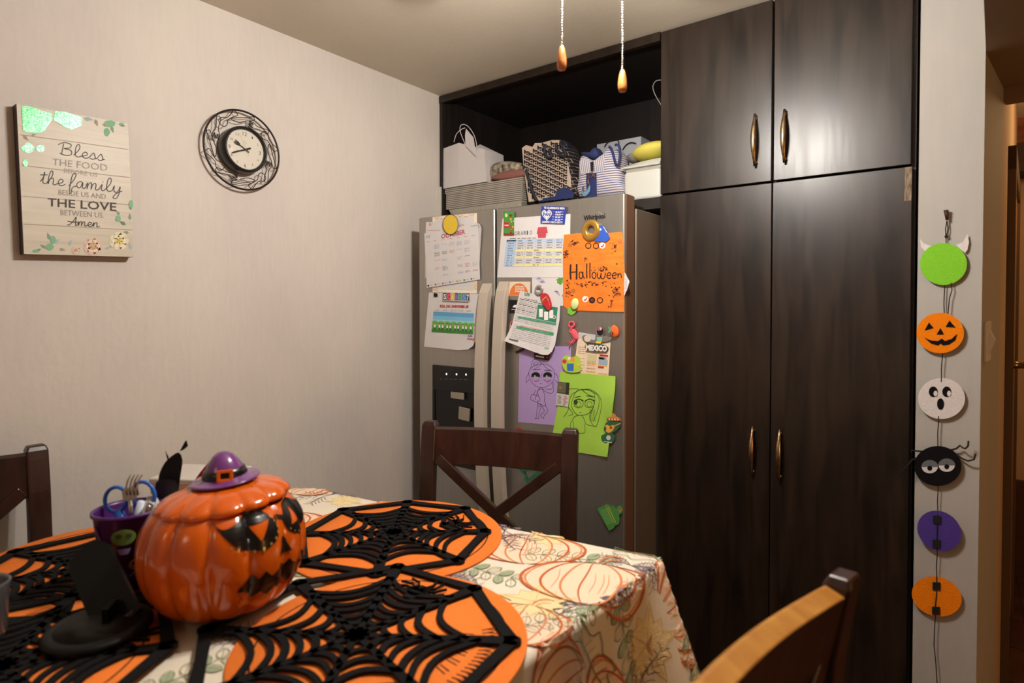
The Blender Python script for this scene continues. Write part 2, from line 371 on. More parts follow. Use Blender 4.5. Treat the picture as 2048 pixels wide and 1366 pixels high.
# hall door, half open, seen nearly edge on
DOORM = wood('hall_door_wood', (176, 128, 74), (150, 104, 58), .5, coat=.1)
dm = MB().box((0, 0, 0), (.012, .8, 2.0), DOORM)
ang = math.radians(-2.6)
def hl(s, off=0.0):          # point on the left hall wall, s metres along it
    a = Vector((.092, 2.34, 0)); b = Vector((.213, 4.1, 0)); d = (b-a).normalized(); n = Vector((d.y, -d.x, 0))
    p = a+d*s+n*off; return p
d1 = MB()
for s0, s1, z0, z1 in ((.3, .38, 0, 1.96), (1.16, 1.24, 0, 1.96), (.3, 1.24, 1.88, 1.96)):
    q = [hl(s0, 0), hl(s1, 0), hl(s1, .022), hl(s0, .022)]
    d1.add([(p.x, p.y, z0) for p in q]+[(p.x, p.y, z1) for p in q], [(0,1,2,3),(4,5,6,7),(0,1,5,4),(1,2,6,5),(2,3,7,6),(3,0,4,7)], mat('door_frame_paint', (96, 76, 54), .5))
dr = d1.build('door_1', kind='structure', origin=(0, 0, 0))
q = [hl(.38, .001), hl(1.16, .001), hl(1.16, .012), hl(.38, .012)]
MB().add([(p.x, p.y, .01) for p in q]+[(p.x, p.y, 1.88) for p in q], [(0,1,2,3),(4,5,6,7),(0,1,5,4),(1,2,6,5),(2,3,7,6),(3,0,4,7)], DOORM).build('door_panel', parent=dr)
BRASS = mat('aged_brass', (196, 172, 128), .3, 1.0)
kb = MB(); p = hl(.46, .012); d = (hl(.46, .1)-p).normalized(); kz = 1.205
M = Vector((0, 0, 1)).rotation_difference(d).to_matrix()
kb.lathe([(.032, 0), (.032, .006), (.014, .008), (.012, .035), (.024, .042), (.03, .056), (.026, .068), (.012, .073), (0, .074)], mat('knob_nickel', (170, 150, 125), .28, 1.0), 24, (p.x, p.y, kz), M)
kb.build('door_knob', parent=dr)

# light switch on the side of the column
sw = MB(); a = Vector((.035, YC-.012, 0)); b = Vector((.083, 2.25, 0)); d = (b-a).normalized(); n = Vector((d.y, -d.x, 0))
def swp(s, o, z): p = a+d*s+n*o; return (p.x, p.y, z)
def swbox(mb, s0, s1, o0, o1, z0, z1, m):
    mb.add([swp(s, o, z) for z in (z0, z1) for s, o in ((s0, o0), (s1, o0), (s1, o1), (s0, o1))], [(0,1,2,3),(4,5,6,7),(0,1,5,4),(1,2,6,5),(2,3,7,6),(3,0,4,7)], m); return mb
PLW = mat('switch_plastic', (225, 222, 214), .35)
e = thing('light_switch', swp(.07, 0, 1.28), 'white light switch plate on the side of the plastered column', 'light switch')
swbox(MB(), .035, .105, .0, .008, 1.275, 1.378, PLW).build('plate', e, bevel=.002)
m_ = MB(); m_.add([swp(s, o, z) for z, o1 in ((1.295, .009), (1.33, .02), (1.355, .009)) for s, o in ((.055, .006), (.085, .006), (.085, o1), (.055, o1))],
   [(0,1,2,3),(8,9,10,11),(0,1,5,4),(1,2,6,5),(2,3,7,6),(3,0,4,7),(4,5,9,8),(5,6,10,9),(6,7,11,10),(7,4,8,11)], PLW); m_.build('rocker', e)

# ================================================================ built-in cupboards
CAB = wood('espresso_wood', (46, 33, 23), (20, 14, 10), .34, coat=.05, bump=.12, grain=(10, 10, 1.1))
CABIN = wood('espresso_wood_inside', (36, 27, 23), (22, 17, 15), .55, coat=0)
CX0, CXM, CX1 = -.828, -.468, -.112
cab = thing('tall_cupboard', ((CX0+CX1)/2, 2.2, 0), 'tall espresso brown built-in cupboard with four doors beside the fridge', 'cupboard')
cb = MB()
cb.box((CX0, YC+.022, 0), (CX0+.018, 2.5, 2.34), CAB).box((CX1-.012, YC+.022, 0), (CX1+.004, 2.5, 2.34), CAB)
cb.box((CX0, 2.48, 0), (CX1, 2.5, 2.34), CABIN).box((CX0, YC+.03, 1.77), (CX1, 2.48, 1.79), CABIN).box((CX0, YC+.03, .06), (CX1, 2.48, .08), CABIN).box((CX0, YC+.022, 2.325), (CX1, 2.48, 2.345), CAB)
cb.box((CX0, YC+.05, 0), (CX1, YC+.07, .08), CAB).box((CXM-.009, YC+.03, .08), (CXM+.009, 2.48, 2.33), CABIN)
cb.build('carcass', cab)
BR = mat('handle_brass', (206, 182, 144), .3, 1.0, c2=(150, 124, 88), nscale=60)
def handle(px, y0, y1, par):
    pt = at(px, y0, 1, YC); pb = at(px, y1, 1, YC); n = 18; mb = MB()
    for ps in (pt, pb): mb.tube([(ps.x, YC+.001, ps.z), (ps.x, YC-.012, ps.z)], .005, BR, 10)
    pts = []; rr = []
    for i in range(n+1):
        t = i/n; z = pt.z+(pb.z-pt.z)*t; zz = z+(.012 if i == 0 else 0)-(.012 if i == n else 0)
        pts.append((pt.x, YC-.012-.016*math.sin(PI*t)**.7, zz)); rr.append(.0035+.0048*math.sin(PI*t))
    mb.tube(pts, rr, BR, 12); return mb.build('handle', par)
GAP = .003
dd = []
for (x0, x1, z0, z1, hp) in ((CX0+.002, CXM-.003, 1.797, 2.342, (1512, 238, 326)), (CXM+.003, CX1-.006, 1.797, 2.342, (1571, 229, 319)),
                             (CX0+.002, CXM-.0015, .09, 1.791, (1507, 859, 941)), (CXM+.0015, CX1-.003, .09, 1.791, (1561, 865, 951))):
    d = MB().box((x0, YC, z0), (x1, YC+.02, z1), CAB).build('door', cab, bevel=.0015)
    handle(*hp, d)
# chipped veneer at the top right corner of the lower right door
MB().box((CX1-.02, YC-.0004, 1.7), (CX1-.004, YC+.001, 1.79), mat('bare_veneer', (160, 138, 112), .8, c2=(60, 46, 36), nscale=40, stretch=(8, 1, 1))).build('chipped_edge', cab, 'bare wood chip on the corner')

# open niche above the fridge
ni = thing('open_shelf_niche', ((XL+CX0)/2, 2.2, 1.75), 'open dark wooden shelf niche above the fridge, holding bags and boxes', 'shelf')
NX0 = XL+.004
MB().box((NX0, YC+.01, 1.752), (CX0-.002, 2.5, 1.79), CABIN).build('shelf_board', ni)
MB().box((NX0, 2.5, 1.2), (CX0-.002, 2.52, 2.345), CABIN).build('back_panel', ni)
MB().box((NX0, YC+.004, 1.79), (NX0+.016, 2.5, 2.335), CABIN).build('side_panel', ni)
MB().box((NX0, YC, 2.315), (CX0-.002, YC+.02, 2.345), CAB).build('top_rail', ni)
MB().box((NX0+.016, YC+.02, 2.335), (CX0-.002, 2.5, 2.345), CABIN).build('top_panel', ni)
MB().box((XL+.001, YC-.004, 1.3), (XL+.014, YC+.008, 1.945), mat('trim_white', (214, 212, 200), .5)).build('trim_4', kind='structure', origin=(0, 0, 0))

# ================================================================ fridge
STEEL = mat('brushed_steel', (178, 175, 169), .4, .88, c2=(170, 167, 161), nscale=260, stretch=(1, 1, .01), bump=.03)
SIDE = mat('fridge_side_paint', (128, 114, 98), .42, .35, noise=.06)
BLK = mat('black_gloss_plastic', (14, 14, 15), .18)
DKG = mat('dark_gasket', (22, 20, 19), .7)
CHR = mat('satin_metal', (190, 184, 172), .28, 1.0)
FX0, FX1, FXM = -1.747, -.838, -1.352
fr = thing('refrigerator', ((FX0+FX1)/2, 2.0, 0), 'stainless steel side by side fridge covered in papers and magnets', 'refrigerator')
MB().box((FX0+.004, 1.762, .03), (FX1, 2.47, 1.73), SIDE).build('body', fr, bevel=.004)
MB().box((FX0+.01, 1.748, .05), (FX1-.012, 1.765, 1.72), DKG).build('gasket', fr)
for x in (FX0+.05, FX1-.055): MB().box((x-.035, 1.752, 1.729), (x+.045, 1.84, 1.745), DKG).build('hinge_cover', fr, bevel=.005)
zt = 1.768
dl = MB().box((FX0, YF, .06), (FXM-.004, 1.748, zt+.002), STEEL).build('left_door', fr, bevel=.007, seg=3)
drr = MB().box((FXM+.004, YF, .06), (FX1, 1.748, zt), STEEL).build('right_door', fr, bevel=.007, seg=3)
MB().box((FX1-.0006, YF+.008, .07), (FX1+.0012, 1.744, zt-.004), mat('door_side_trim', (150, 112, 88), .4, .5)).build('side_trim', drr)
def fridge_handle(ptop, pbot, par, side):
    a = at(*ptop, 1, YF); zb = .62; n = 26; mb = MB(); w2 = .021; ring = []
    for i in range(n+1):
        t = i/n; z = a.z+(zb-a.z)*t; o = YF-.008-.042*math.sin(PI*t)**.55
        if i in (0, n): o = YF+.0
        ring.append([(a.x-w2, o, z), (a.x+w2, o, z), (a.x+w2+.003, o+.022 if 0 < i < n else YF, z), (a.x-w2-.003, o+.022 if 0 < i < n else YF, z)])
    HM = mat('handle_satin', (206, 196, 182), .38, .35); vs = [p for r in ring for p in r]; fs = [(0, 1, 2, 3), (4*n, 4*n+1, 4*n+2, 4*n+3)]
    for i in range(n):
        for k in range(4): fs.append((i*4+k, i*4+(k+1) % 4, (i+1)*4+(k+1) % 4, (i+1)*4+k))
    mb.add(vs, fs, HM, False); return mb.build('handle', par, bevel=.003)
fridge_handle((974, 567), None, dl, -1); fridge_handle((1008, 563), None, drr, 1)
# dispenser in the left door
A = plane(1, YF, -1)
P_ = lambda x, y, d=0.0: at(x, y, 1, YF-d)
tl, br = P_(866, 729), P_(953, 905); X0, X1, Z1 = tl.x, P_(953, 732).x, tl.z; Zm = P_(866, 778).z; Z0 = Zm-.27
disp = MB().box((X0, YF-.006, Zm), (X1, YF+.004, Z1), BLK).build('dispenser_panel', dl, bevel=.004)
rec = MB(); rec.box((X0, YF-.004, Z0), (X0+.012, YF+.002, Zm), BLK).box((X1-.012, YF-.004, Z0), (X1, YF+.002, Zm), BLK).box((X0, YF-.004, Z0-.015), (X1, YF+.002, Z0), BLK)
rec.box((X0+.012, YF-.0012, Z0), (X1-.012, YF+.0002, Zm), mat('recess_black', (8, 8, 9), .35)); rec.build('dispenser_recess', dl)
lv = MB(); a_, b_ = P_(901, 783, .012), P_(928, 800, .012); lv.box((a_.x, YF-.012, b_.z), (b_.x, YF-.0015, a_.z), CHR); lv.build('ice_chute', dl, bevel=.002)
lv = MB(); a_, b_ = P_(918, 812, .012), P_(941, 842, .012)
lv.box((a_.x, YF-.014, b_.z), (b_.x, YF-.002, a_.z), CHR, T=Matrix.Translation(a_) @ Matrix.Rotation(.08, 4, 'Y') @ Matrix.Translation(-a_)); lv.build('paddle', dl, bevel=.003)
ic = plane(1, YF, -1, lift=.0064); WH = P(235, 238, 240)
LED = mat('led_white', (235, 240, 255), .4, emit=1.2)
for x in (893, 913, 932): ic.circ((x, 748+.03*(x-893)), 1.5, LED, 1, 10, ry=2.2)
for i, x in enumerate((883, 893, 903, 912, 922, 932)): scrib(ic, x-3, x+3, 758+.4*i, .9, P(120, 122, 125), 0)
ic.build('indicator_lights', disp)
# maker's word on the right door
lg = plane(1, YF, -1, lift=.001); lg.text('Whirlpool', (1167, 441), (1210, 436), 9.5, P(25, 24, 24, 30), 1, .03, up=(0, -10))
lg.stroke([(1196, 424), (1211, 431)], .5, P(200, 196, 190), 1)
lg.build('maker_logo', drr)

# ================================================================ ceiling fan with its bulbs and pull chains
FC = Vector((-.56, .98, 0))
fan = thing('ceiling_fan', (FC.x, FC.y, ZC), 'ceiling fan over the table, two beaded pull chains with wooden knobs hanging from it', 'ceiling fan')
FANM = mat('fan_bronze', (70, 50, 36), .4, .8); BLADE = wood('fan_blade_wood', (120, 78, 46), (92, 56, 32), .45)
MB().lathe([(.07, 2.35), (.07, 2.33), (.045, 2.315), (.02, 2.31)], FANM, 32, FC).build('canopy', fan)
MB().lathe([(.02, 2.312), (.1, 2.305), (.12, 2.28), (.12, 2.23), (.09, 2.205), (.05, 2.2), (.05, 2.15), (.045, 2.14), (0, 2.138)], FANM, 40, FC).build('motor_housing', fan)
for i in range(5):
    a = 2*PI*i/5+2.848; d = Vector((math.cos(a), math.sin(a), 0)); t = Vector((-d.y, d.x, 0)); mb = MB()
    o = [(.1, -.02), (.16, -.045), (.5, -.062), (.56, -.04), (.575, 0), (.56, .04), (.5, .062), (.16, .045), (.1, .02)]
    f0 = lambda x, y: FC+d*x+t*y+Vector((0, 0, 2.262+.12*y)); f1 = lambda x, y: FC+d*x+t*y+Vector((0, 0, 2.27+.12*y))
    mb.prism(o, BLADE, f0, f1); mb.build('blade', fan)
bulbm = bpy.data.materials.new('lit_bulb'); bulbm.use_nodes = True
bb = bulbm.node_tree.nodes['Principled BSDF']; bb.inputs['Base Color'].default_value = (1, 1, 1, 1)
bb.inputs['Emission Color'].default_value = (1, .935, .86, 1); bb.inputs['Emission Strength'].default_value = BULB_STRENGTH
for dx, dy in ((.035, -.055), (-.035, .055)):
    c = FC+Vector((dx, dy, 0)); s_ = MB().tube([FC+Vector((dx*.5, dy*.5, 2.15)), c+Vector((0, 0, 2.14)), c+Vector((0, 0, 2.122))], [.012, .014, .016], FANM, 16).build('bulb_socket', fan)
    MB().lathe([(.012, 2.128), (.02, 2.115), (.029, 2.098), (.03, 2.088), (.024, 2.07), (.012, 2.061), (0, 2.059)], bulbm, 24, c).build('bulb', fan)
BEAD = mat('chain_nickel', (190, 182, 172), .22, 1.0); KNW = wood('knob_wood', (222, 140, 70), (180, 98, 44), .35, grain=(60, 60, 12))
for (px, y0, y1, t) in ((1123.5, 93, 140, 1.07), (1245, 140, 183, 1.15)):
    p = EYE+ray(px, y0)*t; q = EYE+ray(px, y1)*t; mb = MB(); z = p.z+.002
    while z < 2.15:
        mb.ball((p.x, p.y, z), .0019, BEAD, 5); z += .0049
    ch = mb.build('pull_chain', fan)
    L = p.z-q.z
    MB().lathe([(0, 0), (.0068, .0005), (.0082, .006), (.0086, L*.35), (.0074, L*.65), (.005, L*.9), (.003, L), (0, L)], KNW, 24, (p.x, p.y, q.z)).build('chain_knob', ch)

# ================================================================ wooden wall sign
SX = XL+.034
sc = [at(x, y, 0, SX) for x, y in ((33, 207), (256, 247), (268, 514), (48, 508))]
sgn = thing('wall_sign', (XL, (sc[0].y+sc[1].y)/2, sc[3].z), 'cream plank wall sign with a mealtime blessing, flowers and green glitter', 'sign')
SGW = wood('sign_planks', (208, 200, 182), (188, 178, 158), .42, grain=(2, 1.2, 14), coat=.04, bump=.04)
SGE = mat('sign_dark_edge', (58, 34, 30), .6)
back = [Vector((XL+.001, p.y, p.z)) for p in sc]; mb = MB()
mb.add(sc+back, [(0, 1, 2, 3)], SGW); mb.add(sc+back, [(4, 5, 6, 7), (0, 1, 5, 4), (1, 2, 6, 5), (2, 3, 7, 6), (3, 0, 4, 7)], SGE)
mb.build('board', sgn)
a = plane(0, SX, 1, lift=.0004, step=.0002)
GR = P(88, 84, 84); GR2 = P(150, 146, 142); BK = P(62, 56, 54); LINE = P(150, 132, 112)
lerp = lambda p, q, t: (p[0]+(q[0]-p[0])*t, p[1]+(q[1]-p[1])*t)
TLc, TRc, BRc, BLc = (33, 207), (256, 247), (268, 514), (48, 508)
def suv(u, v): return lerp(lerp(TLc, TRc, u), lerp(BLc, BRc, u), v)
for v0, v1 in ((.205, .195), (.41, .405), (.615, .61), (.8, .798)):
    a.stroke([suv(.015, v0), suv(.5, (v0+v1)/2), suv(.995, v1)], 1.1, LINE, 1)
script(a, 'Bless', (118, 308), (208, 322), 12, 1.8, GR, 2)
a.text('THE FOOD', (105, 330), (215, 342), 14, GR2, 2)
a.text('BEFORE US', (128, 345), (195, 354), 9, P(160, 150, 142), 2)
script(a, 'the family', (80, 366), (243, 386), 13, 1.9, GR, 2)
a.text('BESIDE US AND', (117, 389), (212, 398), 10.5, P(140, 132, 126), 2)
a.text('THE LOVE', (95, 412), (233, 422), 17, BK, 2, .012)
a.text('BETWEEN US.', (121, 430), (208, 436), 11.5, P(140, 132, 126), 2)
script(a, 'Amen', (136, 450), (199, 454), 8.5, 1.7, BK, 2)
LFC = [P(120, 148, 128), P(150, 172, 176), P(148, 140, 118), P(96, 124, 108)]
def leafpx(c, L, ang, m, lvl=2): a.fill([(c[0]+x*math.cos(ang)-y*math.sin(ang), c[1]+x*math.sin(ang)+y*math.cos(ang)) for x, y in ((0, 0), (L*.35, -L*.24), (L, 0), (L*.35, L*.24))], m, lvl)
def flower(c, r, cols):
    for k, (rr, cc) in enumerate(zip((1, .72, .45, .22), cols)):
        for j in range(7-k):
            t = 2*PI*j/(7-k)+k; a.circ((c[0]+r*rr*.55*math.cos(t), c[1]+r*rr*.5*math.sin(t)), r*rr*.48, cc, 3+k, 12)
FL1 = [P(205, 178, 162), P(222, 200, 178), P(196, 158, 140), P(206, 176, 96)]; FL2 = [P(214, 206, 176), P(226, 218, 190), P(214, 200, 130), P(200, 180, 90)]
flower((186, 492), 19, FL1); flower((238, 482), 19, FL2); flower((152, 500), 9, FL1)
for c, L, t, k in (((100, 480), 16, -1.9, 0), ((108, 486), 15, -.6, 1), ((92, 496), 14, -2.6, 0), ((118, 498), 14, .2, 2), ((138, 492), 14, -1.2, 1), ((72, 502), 12, -.4, 3),
                   ((210, 498), 12, -.4, 1), ((260, 440), 14, -1.6, 0), ((252, 450), 16, -2.6, 3), ((258, 466), 12, -2.9, 0), ((262, 420), 15, -1.7, 3), ((240, 430), 12, -2.3, 0),
                   ((226, 490), 10, 2.5, 2), ((262, 500), 16, -1.8, 1), ((168, 236), 20, .2, 1), ((190, 238), 16, 1.2, 2), ((205, 248), 15, .3, 2), ((222, 252), 15, 1.2, 0), ((240, 250), 11, .2, 3),
                   ((46, 270), 16, .8, 2), ((62, 272), 12, -.4, 2), ((52, 296), 12, .6, 3)): leafpx(c, L, t, LFC[k])
# glitter foliage
gm = bpy.data.materials.new('green_glitter'); gm.use_nodes = True; nt = gm.node_tree; b = nt.nodes['Principled BSDF']
vo = nt.nodes.new('ShaderNodeTexVoronoi'); vo.inputs['Scale'].default_value = 520; tc = nt.nodes.new('ShaderNodeTexCoord'); nt.links.new(tc.outputs['Object'], vo.inputs['Vector'])
rp = nt.nodes.new('ShaderNodeValToRGB'); rp.color_ramp.elements[0].color = rgb((40, 150, 80)); rp.color_ramp.elements[1].color = rgb((150, 220, 170)); rp.color_ramp.elements[0].position = .2; rp.color_ramp.elements[1].position = .9
sx = nt.nodes.new('ShaderNodeSeparateColor'); nt.links.new(vo.outputs['Color'], sx.inputs[0]); nt.links.new(sx.outputs[0], rp.inputs[0]); nt.links.new(rp.outputs[0], b.inputs['Base Color'])
b.inputs['Metallic'].default_value = .35; b.inputs['Roughness'].default_value = .3
nm = nt.nodes.new('ShaderNodeBump'); nm.inputs['Strength'].default_value = 1; nm.inputs['Distance'].default_value = .004; nt.links.new(sx.outputs[1], nm.inputs['Height']); nt.links.new(nm.outputs[0], b.inputs['Normal'])
def blob(c, rx, ry, n=16, jag=.16, seed=1):
    r = random.Random(seed); return [(c[0]+rx*math.cos(2*PI*i/n)*(1+r.uniform(-jag, jag)), c[1]+ry*math.sin(2*PI*i/n)*(1+r.uniform(-jag, jag))) for i in range(n)]
a.fill([(43, 212), (62, 213), (84, 222), (102, 226), (106, 236), (98, 248), (88, 264), (66, 266), (46, 262)], gm, 4)
a.fill([(110, 222), (132, 224), (150, 230), (164, 236), (162, 252), (142, 259), (126, 252), (108, 240)], gm, 4)
a.fill(blob((56, 296), 12, 10, seed=2), gm, 4); a.fill(blob((81, 297), 8, 7, seed=3), gm, 4); a.fill(blob((51, 326), 5, 8, seed=4), gm, 4)
for c, r1, r2, sd in (((219, 247), 11, 7, 5), ((214, 264), 6, 8, 6), ((243, 248), 5, 3, 7), ((106, 480), 6, 8, 8), ((100, 494), 8, 7, 9), ((72, 502), 7, 3, 10), ((262, 408), 4, 9, 11), ((236, 437), 6, 6, 12)): a.fill(blob(c, r1, r2, seed=sd), P(128, 176, 140, 35), 4)
a.build('printed_artwork', sgn)

# ================================================================ cutlery clock
CKY, CKZ = 1.004, 1.916
ck = thing('wall_clock', (XL, CKY, CKZ), 'round black wire wall clock ringed with wire forks, knives and spoons', 'clock')
CKB = mat('clock_black', (26, 22, 22), .35); WIRE = mat('wire_black', (34, 26, 25), .4, .4)
def ckp(x, y, l): return Vector((XL+l, CKY+x, CKZ+y))
MB().tube([ckp(.1245*math.cos(t), .1245*math.sin(t), .026) for t in [2*PI*i/72 for i in range(72)]], .0031, WIRE, 10, True).build('outer_ring', ck)
MX = Matrix(((0, 0, 1), (1, 0, 0), (0, 1, 0)))
mb = MB().lathe([(.069, .002), (.073, .012), (.073, .04), (.069, .05), (.0645, .05), (.0625, .04), (.0625, .036)], CKB, 64, (XL, CKY, CKZ), MX); mb.build('case', ck)
DIAL = mat('clock_dial', (214, 208, 194), .5); ckf = Art(ckp, step=.0003); ckf.base = .037
ckf.circ((0, 0), .0632, DIAL, 0, 64)
for i in range(12):
    t = PI/2-2*PI*(i+1)/12; q = str(i+1); c = (.05*math.cos(t), .05*math.sin(t)); hh = .0125 if (i+1) % 3 == 0 else .008
    wd = hh*.55*len(q); ckf.text(q, (c[0]-wd/2, c[1]-hh/2), (c[0]+wd/2, c[1]-hh/2), hh, P(70, 64, 60), 1, up=(0, hh))
for i in range(60):
    t = 2*PI*i/60; r0 = .0595; ckf.stroke([(r0*math.cos(t), r0*math.sin(t)), (.0615*math.cos(t), .0615*math.sin(t))], .0005, P(90, 84, 80), 1)
ckf.stroke([(-.004, .018), (-.004, .024), (0, .028), (.004, .024), (.004, .018)], .0008, P(120, 112, 100), 1, closed=True)
ckf.build('dial', ck)
hd = Art(ckp, step=.0004); hd.base = .041
def ray2(t, r): return (r*math.cos(t), r*math.sin(t))
HN = P(20, 18, 18)
h = Art(ckp); h.base = .041; t = math.radians(150); h.stroke([ray2(t+PI, .014), ray2(t, .024)], .0028, HN); e_ = ray2(t, .024); f_ = ray2(t, .033)
h.fill(rot2([(.022, -.003), (.03, -.0055), (.041, -.0055), (.041, -.0035), (.033, -.003), (.033, -.001), (.041, -.001), (.041, .001), (.033, .001), (.033, .003), (.041, .0035), (.041, .0055), (.03, .0055), (.022, .003)], (0, 0), t), HN, 1)
h.build('hour_hand', ck)
h = Art(ckp); h.base = .043; t = math.radians(203); h.fill(rot2([(-.018, -.002), (-.014, -.003), (.02, -.0018), (.03, -.003), (.044, -.0022), (.05, 0), (.044, .0022), (.03, .0018), (.02, .0018), (-.014, .003), (-.018, .002)], (0, 0), t), HN, 1); h.build('minute_hand', ck)
h = Art(ckp); h.base = .0445; t = math.radians(115); h.stroke([ray2(t+PI, .02), ray2(t, .052)], .0007, P(120, 100, 88)); h.build('second_hand', ck)
b0 = MB().lathe([(.0638, .046), (.055, .0495), (.035, .0525), (.0, .0535)], mat('lens_glass', (255, 255, 255), .02, trans=1.0), 48, (XL, CKY, CKZ), MX, cap=False)
_mats['lens_glass'].node_tree.nodes['Principled BSDF'].inputs['IOR'].default_value = 1.12
lm = _mats['lens_glass']; nt = lm.node_tree; fz = nt.nodes.new('ShaderNodeLayerWeight'); fz.inputs[0].default_value = .12
tr = nt.nodes.new('ShaderNodeBsdfTransparent'); gs = nt.nodes.new('ShaderNodeBsdfGlossy'); gs.inputs['Roughness'].default_value = .03; mxs = nt.nodes.new('ShaderNodeMixShader')
nt.links.new(fz.outputs[0], mxs.inputs[0]); nt.links.new(tr.outputs[0], mxs.inputs[1]); nt.links.new(gs.outputs[0], mxs.inputs[2]); nt.links.new(mxs.outputs[0], nt.nodes['Material Output'].inputs[0])
b0.build('lens', ck)
SP = smooth_pts([(0, .009), (.02, .0045), (.036, .0035), (.042, .006), (.05, .0125), (.063, .0125), (.069, 0), (.063, -.0125), (.05, -.0125), (.042, -.006), (.036, -.0035), (.02, -.0045), (0, -.009), (-.004, 0)], 3, True)
FK = smooth_pts([(0, .007), (.03, .004), (.044, .006), (.05, .0105), (.066, .0105), (.067, .008), (.054, .0065), (.054, .0045), (.067, .0035), (.067, .001), (.054, 0), (.067, -.001), (.067, -.0035), (.054, -.0045), (.054, -.0065), (.067, -.008), (.066, -.0105), (.05, -.0105), (.044, -.006), (.03, -.004), (0, -.007)], 2, True)
KN = smooth_pts([(0, .006), (.03, .0055), (.032, .009), (.036, .0065), (.05, .0085), (.066, .004), (.078, -.005), (.05, -.006), (.03, -.005), (0, -.006), (-.003, 0)], 3, True)
for k in range(4):
    for j, (sh, nm, tl_) in enumerate(((SP, 'spoon_outline', .62), (FK, 'fork_outline', .36), (KN, 'knife_outline', .5))):
        th = math.radians(90*k+30*j+12); rr = .119-.004; ps = (rr*math.cos(th), rr*math.sin(th)); d_ = th+PI-1.02+.12*j*(1 if j < 2 else .3)
        mb = MB().tube([ckp(x, y, .026) for x, y in rot2(sh, ps, d_, .98)], .0013, WIRE, 6, True); mb.build(nm, ck)

# ================================================================ halloween garland on the column
GY = YC-.012
gar = thing('halloween_garland', at(1874, 1360, 1, GY), 'hanging halloween garland of felt discs on black yarn, spider and pumpkin faces', 'garland')
YARN = mat('black_yarn', (24, 20, 20), .95)
FG, FO, FW_, FB, FP = (mat('felt_'+n, c, .95, noise=.12, nscale=300, bump=.3, k=1.1, spec=.1) for n, c in (('green', (126, 196, 52)), ('orange', (248, 128, 18)), ('white', (212, 206, 204)), ('black', (22, 20, 22)), ('purple', (78, 58, 138))))
def disc(px, py, rx, ry, m, off, rot=0.0):
    a = plane(1, GY, -1, lift=off, tol=1e9); n = 48
    pts = [(px+rx*math.cos(t)*math.cos(rot)-ry*math.sin(t)*math.sin(rot), py+rx*math.cos(t)*math.sin(rot)+ry*math.sin(t)*math.cos(rot)) for t in [2*PI*i/n for i in range(n)]]
    a.slab(pts, m, .0025); return a.build('disc', gar)
def face(par, off, name, *shapes):
    a = plane(1, GY, -1, lift=off+.0008, step=.0005)
    for s in shapes: a.fill(*s) if isinstance(s, tuple) else None
    return a.build(name, par)
def yarn(pts, off, r=.0012): MB().tube([at(x, y, 1, GY-off) for x, y in pts], r, YARN, 6).build('yarn', gar)
def ln(x0, y0, x1, y1, n=5): return [(x0+(x1-x0)*i/n+.6*math.sin(i*1.7), y0+(y1-y0)*i/n) for i in range(n+1)]
yarn([(1894, 441), (1891, 458), (1892, 474)], .01); yarn([(1894, 441), (1896, 458), (1893, 474)], .01); MB().ball(at(1892.5, 473, 1, GY-.01), .004, YARN, 8).build('knot', gar)
yarn(ln(1892, 474, 1890, 560), .007); yarn(ln(1889, 560, 1888, 640), .009)
yarn([(1902, 566), (1904, 580), (1899, 596), (1896, 628)], .012)
yarn(ln(1885, 700, 1882, 764), .012); yarn(ln(1877, 832, 1875, 896), .012); yarn(ln(1876, 968, 1875, 1030), .012)
yarn(ln(1875, 1028, 1874, 1100), .0165); yarn(ln(1874, 1098, 1873, 1160), .013); yarn([(1873, 1158), (1873, 1190), (1870, 1215), (1871, 1228), (1869, 1260), (1868, 1290), (1872, 1330), (1874, 1364), (1875, 1420)], .0135)
nb = MB().tube([at(1893, 421, 1, GY-.001), at(1893, 421, 1, GY-.016)], .0018, mat('nail_rust', (70, 44, 38), .6, .5), 8)
nb.tube([at(1892, 420, 1, GY-.014), at(1894, 440, 1, GY-.012)], [.0055, .0032], mat('nail_rust', (70, 44, 38), .6, .5), 12)
nb.build('wall_hook', label='small brown hook holding up the black yarn garland', cat='hook')
# green disc, plain
g = disc(1887, 528, 47, 42, FG, .012)
for nm, px_ in (('point', [(1853, 505), (1842, 494), (1840, 478), (1848, 487), (1862, 492), (1870, 495)]), ('point', [(1912, 490), (1926, 484), (1935, 468), (1938, 484), (1935, 500), (1930, 506)])):
    a = plane(1, GY, -1, lift=.0085); a.slab(px_, FW_, .0012); a.build('felt_point', g, 'white felt point')
o = disc(1880.5, 666, 47.5, 40.5, FO, .014)
face(o, .014, 'eye', ([(1858, 645), (1849, 661), (1867, 656)], FB, 1)); face(o, .014, 'eye', ([(1899, 641), (1891, 654), (1911, 655)], FB, 1)); face(o, .014, 'nose', ([(1881, 656), (1873, 669), (1888, 669)], FB, 1))
face(o, .014, 'mouth', ([(1848, 675), (1862, 681), (1876, 682), (1884, 677), (1890, 682), (1903, 678), (1914, 668), (1911, 680), (1898, 689), (1886, 691), (1881, 687), (1876, 691), (1862, 687)], FB, 1))
w_ = disc(1883, 797, 47, 41, FW_, .012)
def crescent(cx, cy, rx, ry, mouthdir):
    out = []
    for i in range(19):
        t = mouthdir+.5+ (2*PI-1.0)*i/18; out.append((cx+rx*math.cos(t), cy+ry*math.sin(t)))
    for i in range(9):
        t = mouthdir-.9+1.8*i/8; out.append((cx+rx*.75*math.cos(mouthdir)+ -rx*.55*math.cos(t-mouthdir)*math.cos(mouthdir)+rx*.5*math.sin(t-mouthdir)*-math.sin(mouthdir), cy+ry*.6*math.sin(mouthdir)+ry*.55*math.sin(t-mouthdir)))
    return out
